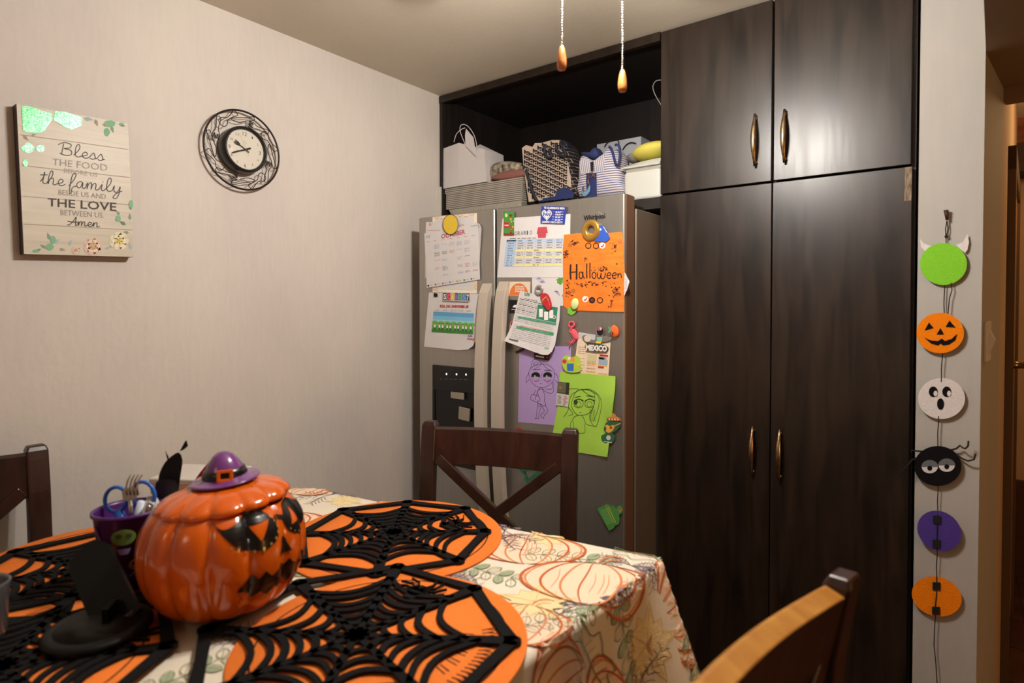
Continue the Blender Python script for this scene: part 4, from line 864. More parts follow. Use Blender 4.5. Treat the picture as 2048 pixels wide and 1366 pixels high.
S([(318, 825), (305, 840), (285, 890), (282, 910)]); S([(300, 840), (330, 835), (348, 880), (345, 915)]); S([(330, 830), (365, 858), (405, 858), (412, 800), (400, 785), (402, 812), (395, 835), (350, 832)]); S([(258, 870), (250, 905), (300, 925), (312, 890), (258, 870)]); S([(285, 840), (270, 875)]); S([(295, 845), (305, 885)])
S([(300, 915), (298, 950), (325, 952), (355, 948), (345, 915)]); S([(298, 950), (288, 1035), (280, 1040), (308, 1040), (305, 1030), (322, 955)]); S([(350, 948), (370, 985), (345, 1020), (340, 1040), (320, 1020), (335, 1000), (345, 985), (330, 955)]); S([(296, 932), (330, 945)], 1.2)
a.build('lilac_drawing', label='lilac sheet with a pencil drawing of a girl with a bag', cat='drawing', group=PAP)
bl = lambda x, y: .008*math.sin((y-745)/35)**2*max(0, (x-1180)/50)
a = fplane(.0042, bl, 10); LG = mat('lime_paper', (168, 214, 78), .65, k=1.1, noise=.03)
a.slab([(1120, 742.7), (1160, 746), (1231, 752.7), (1230, 780), (1227, 805), (1221, 860), (1214.7, 914.5), (1165, 906), (1098, 900), (1105.6, 865), (1116, 810)], LG, .0004)
INK = P(58, 74, 44); m_i = INK
S = lambda pts, w=.75, sm=4: a.stroke([c6(*p) for p in pts], w, m_i, 1, sm=sm)
S([(545, 900), (535, 950), (560, 1000), (600, 1018), (660, 1000), (692, 950), (700, 890), (680, 850), (620, 838), (570, 850), (545, 900)]); S([(510, 835), (560, 830), (590, 840), (540, 870), (520, 920), (512, 980), (482, 1030)]); S([(500, 940), (535, 990), (545, 1010), (515, 1020)]); S([(590, 840), (660, 835), (720, 870), (745, 930), (735, 1010), (705, 1098), (665, 1040), (690, 960)]); S([(640, 832), (720, 880), (725, 960), (690, 1060)]); S([(600, 832), (650, 870), (700, 890)])
for k in range(5): S([(665+9*k, 975), (660+9*k, 1020), (668+9*k, 1060)], .5)
for cx in (585, 662):
    a.stroke([c6(cx+33*math.cos(t), 935+30*math.sin(t)) for t in [2*PI*i/20 for i in range(20)]], .8, m_i, 1, closed=True); a.stroke([c6(cx+18*math.cos(t), 940+18*math.sin(t)) for t in [2*PI*i/14 for i in range(14)]], .6, m_i, 1, closed=True); S([(cx-34, 920), (cx, 903), (cx+36, 916)], 1.5)
a.circ(c6(565, 925), 4, m_i, 1, 12, ry=5); S([(560, 892), (600, 884)], 1.2); S([(640, 880), (690, 888)], 1.4); S([(590, 998), (606, 998)]); S([(585, 1018), (560, 1025), (540, 1055), (525, 1090), (545, 1120), (552, 1110)]); S([(608, 1018), (625, 1045), (640, 1080), (700, 1095)]); S([(550, 1060), (560, 1130), (625, 1140), (628, 1080)]); S([(520, 1110), (560, 1140)]); S([(575, 1120), (570, 1140)])
a.build('lime_drawing', label='lime green sheet with a pencil drawing of a long haired girl', cat='drawing', group=PAP)
# cartoon magnet as plain shapes
a = fplane(.009); a.slab(smooth_pts([c6(*p) for p in ((470, 650), (478, 610), (505, 598), (540, 612), (575, 600), (598, 630), (602, 690), (585, 716), (510, 716), (480, 690))], 3, True), P(176, 206, 70, 40), .004)
a.fill([c6(*p) for p in ((503, 655), (552, 655), (550, 708), (506, 706))], P(60, 110, 190, 40), 1); a.circ(c6(487, 640), 4.5, P(206, 60, 50, 40), 1, 12); a.circ(c6(545, 628), 4.5, P(232, 150, 50, 40), 1, 12); a.circ(c6(520, 620), 3, WHM, 1, 12); a.circ(c6(585, 662), 3.4, YEL, 1, 12)
a.build('cluster_magnet', label='green magnet with a blue square and coloured spots above the lime drawing', cat='magnet', group=MAG)
a = fplane(.0068); Q = quadmap((1115.6, 763), (1139, 765.5), (1136, 814), (1112, 810)); a.slab([Q(0, 0), Q(1, 0), Q(1, 1), Q(0, 1)], P(206, 200, 190), .0008)
qf(a, Q, 0, 0, .72, .44, P(96, 104, 74)); qf(a, Q, .72, 0, 1, .5, P(52, 46, 36)); qf(a, Q, 0, .44, 1, .49, P(70, 80, 50)); a.circ(Q(.25, .25), 3, P(176, 96, 90), 2, 9)
for i in range(7): qf(a, Q, .08, .58+.055*i, .4, .6+.055*i, P(100, 110, 90)); a.circ(Q(.72+.1*math.sin(i*2), .6+.055*i), 2.6, P(190, 150, 160), 1+.1*i, 8)
a.build('photo_card', label='small green and white card overlapping the lilac and lime drawings', cat='card', group=PAP)
a = fplane(.003); a.slab([c6(*p) for p in ((140, 570), (205, 545), (210, 560), (148, 588))], P(56, 46, 42), .002); a.build('bar_magnet', label='short dark bar magnet by the lower tip of the bill', cat='magnet', group=MAG)
a = fplane(.0045); a.slab([c6(*p) for p in ((272, 580), (384, 585), (378, 634), (276, 620))], P(66, 44, 40, 40), .003); a.fill([c6(*p) for p in ((285, 597), (345, 607), (344, 618), (284, 608))], WHM, 1); a.circ(c6(366, 612), 2.4, RED, 1, 8); a.build('car_magnet', label='dark little magnet on the lilac drawing under the bill', cat='magnet', group=MAG)
# guitar souvenir
a = fplane(.0075); a.slab(smooth_pts([c6(*p) for p in ((790, 1060), (770, 1085), (762, 1120), (775, 1145), (745, 1160), (752, 1200), (790, 1218), (830, 1205), (840, 1165), (822, 1140), (860, 1120), (880, 1080), (850, 1058))], 2, True), P(46, 96, 66, 40), .004)
a.circ(c6(795, 1175), 4.5, P(206, 204, 200), 1, 16, ry=5); a.fill(smooth_pts([c6(*p) for p in ((770, 1090), (790, 1085), (805, 1095), (825, 1085), (838, 1098), (826, 1122), (800, 1142), (775, 1130), (782, 1112))], 2, True), P(224, 160, 56, 35), 2)
a.circ(c6(812, 1105), 2.4, P(96, 56, 24), 3, 12); a.stroke([c6(822, 1100), c6(880, 1074)], 2.2, P(214, 150, 56), 3); a.stroke([c6(762, 1202), c6(820, 1208)], 1.2, WHM, 1)
a.fill(smooth_pts([c6(*p) for p in ((782, 1032), (815, 1028), (822, 1008), (840, 1006), (852, 1026), (882, 1042), (876, 1055), (830, 1056), (790, 1050))], 2, True), P(196, 130, 60, 40), 4)
for i in range(9): a.fill([c6(786+10*i, 1046), c6(791+10*i, 1040), c6(796+10*i, 1047), c6(791+10*i, 1052)], WHM if i % 2 else RED, 5)
a.build('guitar_magnet', label='green magnet with a sombrero and yellow guitar beside the lime drawing', cat='magnet', group=MAG)
a = fplane(.004); a.slab([c7(*p) for p in ((637, 562), (655, 556), (692, 574), (688, 590), (640, 588))], RED, .003); a.build('red_clip', label='red clip magnet just above the chair rail', cat='magnet', group=MAG)
a = fplane(.004); GG = P(36, 104, 72, 35); pts = [c7(*p) for p in ((640, 805), (690, 815), (810, 812), (822, 835), (722, 925), (688, 880), (700, 868))]
a.fill(pts, GG, 0, [[c7(*p) for p in ((690, 832), (780, 830), (712, 885))]]); a.stroke(pts, .8, P(90, 160, 120), 1, closed=True); a.build('frame_magnet', label='dark green frame magnet seen through the chair back', cat='magnet', group=MAG)
a = fplane(.006); a.slab([c7(*p) for p in ((1155, 1073), (1222, 1040), (1248, 1060), (1262, 1048), (1278, 1072), (1290, 1055), (1305, 1050), (1320, 1066), (1318, 1096), (1296, 1112), (1300, 1140), (1295, 1170), (1266, 1182), (1264, 1196), (1232, 1212))], P(74, 138, 66, 35), .003)
a.stroke([c7(1212, 1050), c7(1262, 1165)], 2, P(150, 160, 50), 1); a.stroke([c7(1228, 1060), c7(1275, 1160)], 2, P(170, 176, 60), 1); a.circ(c7(1303, 1080), 3.4, P(206, 150, 70), 1, 12); a.circ(c7(1302, 1076), 1.8, RED, 2, 10)
for i in range(5): a.stroke([c7(1178+9*i, 1082-4*i), c7(1222+8*i, 1175-4*i)], .7, P(140, 196, 120), 1)
a.build('souvenir_map_magnet', label='jagged green souvenir magnet low on the right door', cat='magnet', group=MAG)

# ================================================================ things on the shelf above the fridge
SZ = 1.79
PB = lambda px, py, y: at(px, py, 1, y)
GRP = 'things on the shelf above the fridge'
# ribbed tray and pinstriped box
RIB = striped('ribbed_grey', (176, 170, 156), (150, 144, 132), (1, 0, 0), 70, .6)
mb = MB(); n = 90
def rb(t, z, gx): 
    return 0
x0, x1, y0, y1 = -1.83, -1.425, 1.945, 2.25
mb.add([(x0+.03, y0+.012, SZ), (x1-.02, y0+.012, SZ), (x1-.02, y1, SZ), (x0+.03, y1, SZ), (x0, y0, 1.845), (x1, y0, 1.845), (x1, y1, 1.845), (x0, y1, 1.845)],
       [(0,3,2,1),(4,5,6,7),(0,1,5,4),(1,2,6,5),(2,3,7,6),(3,0,4,7)], RIB)
for i in range(64):
    x = x0+.03+(x1-x0-.05)*i/63; mb.box((x-.0016, y0-.003, SZ), (x+.0016, y0+.012, 1.842), mat('basket_rib', (184, 178, 164), .6))
mb.build('ribbed_basket', label='grey ribbed basket on the shelf under the pinstriped box', cat='basket', group=GRP)
PIN = striped('pinstripe_card', (176, 168, 156), (96, 90, 84), (0, 0, 1), 125, .55)
e = thing('storage_box', (-1.63, 2.1, 1.846), 'pinstriped storage box lying on the ribbed basket', 'box', GRP)
MB().box((-1.842, 1.94, 1.846), (-1.42, 2.26, 1.925), PIN).build('box_body', e)
MB().box((-1.845, 1.936, 1.915), (-1.417, 2.263, 1.9355), PIN).build('lid', e)
# white paper bag
WB = mat('white_bag_paper', (206, 202, 202), .6, noise=.04, nscale=8, k=1.1)
e = thing('paper_bag', (-1.75, 2.0, 1.937), 'white paper gift bag with looped handles on the pinstriped box', 'bag', GRP)
y = 1.93; T0 = 1.938
a_, b_, c_, d_ = PB(878, 287, y), PB(906, 282, y), PB(978, 300, y), PB(984, 352, y)
mb = MB(); bx0, bx1 = XL+.009, -1.6; yb = 2.06; top = 2.115
fr_ = [(bx0, y, T0), (-1.76, y-.004, T0), (bx1, y, T0), (bx1-.012, y, top-.04), (-1.745, y-.012, top+.006), (bx0+.012, y, top)]
bk = [(bx0+.004, yb, T0), (-1.76, yb, T0), (bx1, yb, T0), (bx1-.012, yb, top-.04), (-1.745, yb, top+.03), (bx0+.012, yb, top)]
mb.add(fr_+bk, [(0,1,4,5),(1,2,3,4),(6,7,10,11),(7,8,9,10),(0,5,11,6),(2,3,9,8),(0,1,7,6),(1,2,8,7)], WB); mb.build('bag_body', e)
CORD = mat('white_cord', (216, 214, 212), .8)
for dy, pts in ((0, ((908, 284), (913, 268), (924, 258), (930, 256))), (-.001, ((931, 290), (921, 265), (921, 252), (929, 249), (940, 257), (950, 275), (954, 296)))):
    MB().tube([PB(px, py, y-.008+dy) for px, py in smooth_pts(pts, 5)], .0016, CORD, 8).build('bag_handle', e)
mb = MB(); mb.add([PB(931, 292, y-.014), PB(953, 313, y-.014), PB(947, 275, y-.014), PB(932, 257, y-.014), PB(930, 270, y-.014)], [(0, 1, 2, 3, 4)], WB); mb.build('bag_flap', e)
# purse
SNK = mat('snake_print', (196, 182, 162), .45, c2=(40, 34, 30), nscale=55, bump=.2); ROSE = mat('rose_leather', (150, 98, 90), .5, noise=.15)
e = thing('clutch_purse', (-1.5, 2.0, 1.937), 'small snakeskin print purse with a rose front, on the pinstriped box', 'purse', GRP)
def lump(name, par, pts, m, y, dep, **k):
    """soft bag shape: a photo outline given thickness, rounded front and back"""
    c = (sum(p[0] for p in pts)/len(pts), sum(p[1] for p in pts)/len(pts)); N_ = len(pts); mb = MB(); rings = []
    for sc_, of in ((.0, 0), (.55, .0), (.85, .06), (.96, .18), (1, .4), (1, .7), (.94, .92), (.7, 1), (0, 1)):
        rings.append([PB(c[0]+(p[0]-c[0])*sc_, c[1]+(p[1]-c[1])*sc_, y)+Vector((0, dep*of, 0)) for p in pts])
    vs = [q for r in rings for q in r]; fs = [(i*N_+j, i*N_+(j+1) % N_, (i+1)*N_+(j+1) % N_, (i+1)*N_+j) for i in range(len(rings)-1) for j in range(N_)]
    mb.add(vs, fs, m, True); return mb.build(name, par, merge=True, **k)
lump('purse_body', e, smooth_pts([(976, 357), (973, 336), (985, 324), (1012, 320), (1040, 325), (1048, 340), (1046, 352), (1010, 357)], 3, True), SNK, 1.95, .1)
lump('front_panel', e, smooth_pts([(978, 356), (990, 347), (1015, 340), (1046, 338), (1049, 350), (1020, 358), (990, 360)], 3, True), ROSE, 1.938, .05)
# geometric tote
CRM = mat('tote_cream', (206, 186, 170), .75); NAVY = mat('navy_canvas', (38, 52, 104), .7, noise=.15, k=1.1); BLC = mat('tote_black', (30, 26, 30), .75); DNV = mat('dark_navy_strap', (30, 34, 52), .6)
tm = bpy.data.materials.new('tote_weave'); tm.use_nodes = True; nt = tm.node_tree; b_ = nt.nodes['Principled BSDF']; b_.inputs['Roughness'].default_value = .75
bk_ = nt.nodes.new('ShaderNodeTexBrick'); tcn = nt.nodes.new('ShaderNodeTexCoord'); mpn = nt.nodes.new('ShaderNodeMapping'); mpn.inputs['Rotation'].default_value = (PI/2, .0, .35)
nt.links.new(tcn.outputs['Object'], mpn.inputs[0]); nt.links.new(mpn.outputs[0], bk_.inputs['Vector']); bk_.inputs['Scale'].default_value = 26; bk_.inputs['Mortar Size'].default_value = .012
bk_.inputs['Brick Width'].default_value = .42; bk_.inputs['Row Height'].default_value = .38
bk_.inputs['Color1'].default_value = bk_.inputs['Color2'].default_value = rgb((30, 26, 30)); bk_.inputs['Mortar'].default_value = rgb((206, 186, 170), 1.1); nt.links.new(bk_.outputs[0], b_.inputs['Base Color'])
e = thing('patterned_tote_bag', PB(1098, 400, 1.95), 'black and cream geometric patterned tote bag leaning on the shelf', 'bag', GRP)
yt = 1.935
body = [(1058, 404), (1052, 370), (1046, 330), (1043, 296), (1052, 290), (1066, 294), (1072, 286), (1085, 286), (1110, 280), (1128, 280), (1138, 295), (1146, 330), (1152, 360), (1153, 392)]
o = lump('bag_body', e, smooth_pts([(1043+(x-1043)*.93, y) for x, y in body], 2, True), tm, yt, .12)
a = plane(1, yt, -1, lift=.0002); a.fill([(1043+(x-1043)*.9+1, y) for x, y in body], CRM, 0); a.build('front_panel', o)
a = plane(1, yt, -1, lift=.0006, step=.0004)
U_, V_ = (10.6, 5.0), (-.3, 13.2)
def inside(p, poly):
    c = False; n = len(poly)
    for i in range(n):
        x1_, y1_ = poly[i]; x2_, y2_ = poly[(i+1) % n]
        if (y1_ > p[1]) != (y2_ > p[1]) and p[0] < (x2_-x1_)*(p[1]-y1_)/(y2_-y1_)+x1_: c = not c
    return c
inner = [(1063, 400), (1057, 372), (1051, 335), (1050, 305), (1066, 300), (1078, 293), (1110, 286), (1126, 288), (1130, 300), (1134, 330), (1138, 362), (1141, 388)]
for i in range(-8, 14):
    for j in range(-6, 16):
        b_ = (1066+U_[0]*i*.82+V_[0]*j*.78, 288+U_[1]*i*.82+V_[1]*j*.78)
        q = lambda u, v: (b_[0]+u*U_[0]*.82+v*V_[0]*.78, b_[1]+u*U_[1]*.82+v*V_[1]*.78-4.5*abs(u-.5))
        if inside(q(.5, .4), inner):
            a.fill([q(0, .0), q(.5, .0), q(.95, 0), q(.95, .34), q(.5, .34), q(.34, .34), q(.34, .78), q(0, .78)], BLC, 1); a.fill([q(.52, .46), q(.9, .46), q(.9, .78), q(.52, .78)], BLC, 1)
a.build('woven_pattern', o)
a = plane(1, yt-.002, -1); a.slab([(1076, 404), (1090, 396), (1110, 392), (1114, 380), (1128, 374), (1140, 378), (1148, 388), (1146, 396), (1110, 400)], NAVY, .004); a.build('base_panel', o)
for pts in (((1089, 292), (1090, 306), (1097, 316), (1103, 312), (1098, 298)), ((1113, 286), (1114, 300), (1124, 312), (1131, 310), (1126, 296), (1120, 286))): MB().tube([PB(px, py, yt-.012) for px, py in smooth_pts(pts, 4)], .0055, DNV, 8).build('grab_handle', e)
MB().tube([PB(px, py, yt-.008) for px, py in smooth_pts([(1052, 340), (1058, 360), (1066, 385), (1074, 402)], 4)], .006, DNV, 8).build('shoulder_strap', e)
MB().tube([PB(1054+4.5*math.cos(t), 339+5.5*math.sin(t), yt-.012) for t in [2*PI*i/16 for i in range(16)]], .0012, CHR, 6, True).build('metal_ring', e)
lump('dark_pouch', e, smooth_pts([(1114, 292), (1116, 281), (1126, 279), (1134, 286), (1133, 294), (1122, 296)], 3, True), DNV, yt+.01, .05)
# striped bag
e = thing('striped_bag', PB(1198, 396, 1.95), 'white bag with fine navy stripes and a navy clasp strap, middle right of the shelf', 'bag', GRP)
ST1 = striped('navy_stripe_h', (214, 208, 212), (92, 96, 140), (0, 0, 1), 118, .62); ST2 = striped('navy_stripe_v', (214, 208, 212), (120, 122, 158), (1, 0, .15), 130, .66)
o = lump('bag_body', e, smooth_pts([(1152, 396), (1150, 360), (1151, 325), (1155, 310), (1166, 308), (1180, 318), (1196, 312), (1212, 296), (1218, 292), (1230, 300), (1235, 330), (1238, 365), (1240, 388)], 2, True), ST1, 1.932, .12)
a = plane(1, 1.9315, -1); a.slab([(1160, 348), (1159, 322), (1168, 315), (1182, 322), (1186, 344)], ST2, .001); a.slab([(1188, 344), (1188, 322), (1200, 312), (1209, 308), (1208, 342)], ST2, .001); a.build('upper_panel', o)
a = plane(1, 1.929, -1); a.slab([(1170, 398), (1174, 392), (1172, 362), (1173, 346), (1193, 346), (1194, 396)], NAVY, .003); a.slab([(1181, 342), (1181, 324), (1187, 323), (1187, 342)], BLC, .003); a.build('clasp_strap', e)
MB().tube([PB(px, py, 1.924) for px, py in smooth_pts([(1170, 348), (1182, 346), (1186, 350), (1181, 356), (1177, 350), (1184, 343), (1188, 350), (1190, 354)], 3)], .0011, mat('gold_clasp', (214, 160, 110), .25, 1.0), 6).build('snap_hook', e)
MB().tube([PB(px, py, 1.922) for px, py in ((1178, 356), (1176, 364), (1179, 370))], .0016, mat('gold_clasp', (214, 160, 110), .25, 1.0), 6).build('clasp_chain', e)
a = plane(1, 1.924, -1); a.slab(smooth_pts([(1163, 378), (1168, 371), (1167, 380), (1171, 386), (1176, 376), (1180, 370), (1180, 382), (1172, 392), (1165, 390)], 2, True), P(110, 150, 176, 30), .003); a.slab([(1164, 376), (1168, 371), (1169, 379), (1166, 385)], P(196, 104, 100, 30), .003); a.build('charm', e)
lump('navy_scarf', e, smooth_pts([(1158, 306), (1166, 303), (1178, 304), (1184, 296), (1190, 294), (1196, 305), (1194, 312), (1186, 317), (1172, 312)], 3, True), NAVY, 1.925, .05)
for pts in (((1218, 293), (1224, 300), (1232, 328), (1238, 326), (1240, 300), (1236, 290), (1230, 290)),): MB().tube([PB(px, py, 1.926) for px, py in smooth_pts(pts, 4)], .0045, NAVY, 8).build('bag_handle', e)
# card box behind, with black cord handles
e = thing('gift_bag', PB(1236, 330, 2.12), 'pale grey gift bag with thin black handles behind the striped bag', 'bag', GRP)
p0, p1 = PB(1194, 289, 2.12), PB(1282, 272, 2.12); GB = mat('pale_grey_card', (176, 180, 188), .7, noise=.04)
MB().box((p0.x, 2.12, SZ), (p1.x, 2.2, p0.z), GB).build('bag_body', e)
for pts in (((1209, 294), (1214, 286), (1222, 281)), ((1235, 280), (1238, 286), (1236, 292)), ((1245, 300), (1252, 290), (1262, 285), (1272, 287))): MB().tube([PB(px, py, 2.112) for px, py in smooth_pts(pts, 4)], .0022, BLKM, 8).build('cord_handle', e)
# white lidded bin, yellow cushion
e = thing('storage_bin', PB(1280, 388, 1.96), 'white plastic storage bin with a rounded lid at the right end of the shelf', 'bin', GRP)
BIN = mat('bin_plastic', (214, 216, 208), .4); bi0 = PB(1244, 392, 1.945).x; bi1 = CX0-.008
def rbox(name, par, x0, x1, y0, y1, z0, z1, m, r, **k):
    return MB().box((x0, y0, z0), (x1, y1, z1), m).build(name, par, bevel=r, seg=4, **k)
rbox('bin_body', e, bi0+.006, bi1, 1.945, 2.25, SZ+.001, 1.895, BIN, .012)
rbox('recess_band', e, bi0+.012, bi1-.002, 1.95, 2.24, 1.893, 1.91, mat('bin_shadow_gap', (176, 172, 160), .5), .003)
rbox('lid', e, bi0-.002, bi1, 1.938, 2.26, 1.905, 1.912, BIN, .003)
mb = MB(); mb.grid(lambda u, v: Vector((bi0+.002+(bi1-bi0-.002)*u, 1.94+.3*v, 1.912+.032*min(1, math.sin(PI*min(1, max(0, u*1.1))/2)**.5)*math.sin(PI*min(1, max(.0, v*1.0)))**.35)), 20, 20, BIN); mb.build('lid_dome', e)
mb = MB().ball((CX0-.075, 2.03, 1.975), 1, mat('yellow_fabric', (226, 214, 96), .75, noise=.1, nscale=12, bump=.2), 14, (.075, .07, .03), Matrix.Rotation(-.12, 3, 'Y')); mb.build('yellow_cushion', label='yellow cushion lying on top of the white bin', cat='cushion', group=GRP)
mb = MB().ball((CX0-.148, 2.03, 1.962), 1, mat('grey_fur', (150, 144, 136), .95, c2=(96, 90, 84), nscale=60, bump=.6), 12, (.028, .035, .018)); mb.build('fluffy_bundle', label='small grey fluffy bundle left of the yellow cushion', cat='cloth', group=GRP)
mb = MB().ball((CX0-.012, 2.06, 2.035), 1, mat('mauve_fabric', (120, 80, 96), .8, noise=.2), 12, (.022, .05, .035)); mb.build('mauve_bundle', label='mauve bundle peeking out beside the cupboard above the yellow cushion', cat='cloth', group=GRP)
MB().tube([PB(px, py, 2.0) for px, py in smooth_pts([(1322, 160), (1312, 162), (1306, 172), (1308, 184), (1316, 200), (1324, 212)], 4)], .0018, P(130, 126, 124), 8).build('looped_cable', label='thin grey looped cable hanging beside the upper cupboard door', cat='cable')

# ================================================================ table, cloth, mats
def dp(px, py, d): return EYE+ray(px, py)*d
TA, TB, TC, TD = Vector((-.457, 1.117)), Vector((-1.475, .958)), Vector((-1.557, -.15)), Vector((-.545, -.17))
def rounded(poly, rad, k=8):
    out = []; n = len(poly)
    for i, p in enumerate(poly):
        a = (poly[i-1]-p).normalized(); b = (poly[(i+1) % n]-p).normalized(); r = rad[i]; q0 = p+a*r; q1 = p+b*r
        for j in range(k+1):
            t = j/k; out.append(q0*(1-t)**2+p*2*t*(1-t)+q1*t*t)
    return out
TP = rounded([TA, TB, TC, TD], [.035, .11, .06, .05])
TW = wood('table_wood', (70, 36, 24), (44, 22, 16), .4)
tb = thing('dining_table', (-1.0, .53, 0), 'counter height dining table hidden under the autumn tablecloth', 'table')
cen = sum(TP, Vector((0, 0)))/len(TP); ins = [cen+(p-cen)*.975 for p in TP]
MB().prism([(p.x, p.y) for p in ins], TW, lambda x, y: Vector((x, y, .885)), lambda x, y: Vector((x, y, .9165))).build('tabletop', tb)
lc = [cen+(p-cen)*.86 for p in (TA, TB, TC, TD)]
for p in lc: MB().box((p.x-.035, p.y-.035, 0), (p.x+.035, p.y+.035, .886), TW).build('leg', tb, bevel=.004)
mb = MB()
for i in range(4):
    p, q = lc[i], lc[(i+1) % 4]; mb.beam((p.x, p.y, .84), (q.x, q.y, .84), .022, .09, TW)
mb.build('apron', tb)
# arc length parameter
PER = []; acc = 0
for i in range(len(TP)): PER.append(acc); acc += (TP[(i+1) % len(TP)]-TP[i]).length
LEN = acc
def per(s):
    s %= LEN; i = max(j for j in range(len(PER)) if PER[j] <= s); q = TP[(i+1) % len(TP)]; L = (q-TP[i]).length or 1; return TP[i]+(q-TP[i])*((s-PER[i])/L)
def nrm(s, w=.03):
    d = per(s+w)-per(s-w); n = Vector((d.y, -d.x)).normalized(); return n if n.dot(per(s)-cen) > 0 else -n
def s_of(p): return min((i*LEN/800 for i in range(800)), key=lambda s: (per(s)-p).length)
CS = [s_of(p) for p in (TA, TB, TC, TD)]
def cornerness(s): return max(math.exp(-(min(abs(s-c), LEN-abs(s-c))/.075)**2) for c in CS)
def skirt(s, h, l=0):
    p = per(s); n = nrm(s); r = .014
    if h < r*PI/2: a = h/r; o = r*math.sin(a); z = r*(1-math.cos(a))
    else:
        k = cornerness(s); d = h-r*PI/2; o = r+d*(.05+.27*k)+.011*math.sin(s*2*PI/.13)*min(1, d/.15)*(1-k); z = r+d*(1-.04*k)
    return Vector((p.x+n.x*(o+l)-n.x*r, p.y+n.y*(o+l)-n.y*r, ZT-z+(l if h < r else l*.1)))
CL = mat('autumn_cloth', (232, 222, 202), .85, k=1.05, noise=.05, nscale=14, bump=.12, spec=.2)
mb = MB(); NS = 260; HH = [0, .006, .012, .018, .023, .045, .075, .105, .135, .165, .195, .225, .25, .272]
mb.grid(lambda u, v: skirt(u*LEN, HH[int(round(v*(len(HH)-1)))]), NS, len(HH)-1, CL, cu=True)
ring = [skirt(i*LEN/NS, 0) for i in range(NS)]; tri = tessellate_polygon([ring]); mb.add(ring, [tuple(t) for t in tri], CL)
cloth = mb.build('tablecloth', merge=True, label='cream autumn tablecloth printed with pumpkins and leaves, hanging over the dining table', cat='tablecloth', origin=(cen.x, cen.y, ZT-.27))
RU = P(184, 92, 44, 80); RU2 = P(206, 128, 84, 80); PF = P(232, 204, 176, 80); TWG = P(108, 92, 100, 80); TW2 = P(140, 124, 132, 80); GL = P(128, 138, 104, 80); GL2 = P(160, 170, 140, 80); YM = P(226, 208, 158, 80); YM2 = P(206, 180, 110, 80)
def cloth_at(x, y, l):
    if inside((x, y), TPI): return Vector((x, y, ZT+l))
    q = Vector((x, y)); best = (9, 0)
    for i in range(len(TP)):
        a = TP[i]; e_ = TP[(i+1) % len(TP)]-a; L = e_.length
        if L < 1e-6: continue
        t = max(0, min(1, (q-a).dot(e_)/L/L)); d = (a+e_*t-q).length
        if d < best[0]: best = (d, PER[i]+t*L)
    return skirt(best[1], best[0] if best[0] < .268 else .268, l)
TPI = [(p.x, p.y) for p in TP]
prt_top = Art(cloth_at, tol=.03, step=.00025); prt_sk = Art(lambda s, h, l: skirt(s, min(.268, max(.0, h)), l), tol=.02, step=.0004)
rm = random.Random(11)
class Motif:
    def __init__(s, art, c, ang, sc): Motif.n = getattr(Motif, 'n', 0)+1; s.l0 = (Motif.n*5 % 13)*.42; s.a = art; s.c = c; s.ca = math.cos(ang); s.sa = math.sin(ang); s.sc = sc
    def t(s, p): return (s.c[0]+s.sc*(p[0]*s.ca-p[1]*s.sa), s.c[1]+s.sc*(p[0]*s.sa+p[1]*s.ca))
    def st(s, pts, w, m, l=3, sm=3, closed=False): s.a.stroke([s.t(p) for p in (smooth_pts(pts, sm, closed) if sm else pts)], w*s.sc, m, l+s.l0, closed=closed, taper=not closed)
    def fl(s, pts, m, l=1): s.a.fill([s.t(p) for p in pts], m, l+s.l0)
def m_pumpkin(M):
    W_, H_ = .115, .075; n = 26
    M.fl([(W_*math.cos(2*PI*i/n)*(1+.02*math.sin(5*i)), H_*math.sin(2*PI*i/n)*(1-.07*abs(math.cos(2*PI*i/n*2)))) for i in range(n)], PF, 1)
    for k, w_ in ((1.0, .0055), (.93, .003), (.7, .0045), (.4, .004), (.12, .003)):
        for sg_ in (-1, 1):
            if k == .12 and sg_ == 1: continue
            M.st([(sg_*W_*k*math.cos(t)+.002*math.sin(4*t), H_*(1.04-.08*k)*math.sin(t)) for t in [-1.45+2.9*j/9 for j in range(10)]], w_, RU if k in (1.0, .7, .12) else RU2, 3, 2)
    for k in range(5): x_ = rm.uniform(-.8, .8)*W_; M.st([(x_, -H_*.5), (x_+.004, 0), (x_, H_*.45)], .0014, RU2, 2.5)
    M.st([(0, H_*.95), (.006, H_+.02), (.022, H_+.034), (.04, H_+.03)], .005, RU2, 3); M.st([(.008, H_*.95), (.018, H_+.014), (.036, H_+.02)], .003, RU2, 3)
def m_twig(M):
    for k in range(9):
        a0 = rm.uniform(-.9, .9)+(PI if k % 3 == 0 else 0); L = rm.uniform(.06, .11); p = [(L*t*math.cos(a0), L*t*math.sin(a0)+.012*math.sin(3*t)) for t in (0, .3, .6, 1)]
        M.st(p, .0022, TWG, 3)
        for t in (.3, .45, .6, .75, .9):
            for sg in (-1, 1): x, y = L*t*math.cos(a0), L*t*math.sin(a0); M.st([(x, y), (x+.014*math.cos(a0+sg*.7), y+.014*math.sin(a0+sg*.7)), (x+.022*math.cos(a0+sg*.9), y+.022*math.sin(a0+sg*.9))], .0018, rm.choice((TWG, TW2)), 3.3, 0)
def m_branch(M):
    M.st([(-.09, -.01), (-.03, .006), (.03, .0), (.09, .012)], .0022, GL, 3)
    for i in range(6):
        x = -.075+.03*i
        for sg in (-1, 1):
            L = .036; a0 = sg*1.05; q = [(0, 0), (L*.35, L*.26), (L*.75, L*.24), (L, 0), (L*.75, -L*.24), (L*.35, -L*.26)]
            q = [(x+u*math.cos(a0)-v*math.sin(a0), .002+u*math.sin(a0)+v*math.cos(a0)) for u, v in q]
            if (i+sg) % 2: M.fl(q, GL2, 1)
            M.st(q, .0018, GL, 3, 2, True); M.st([q[0], q[3]], .0014, GL, 3.2, 0)
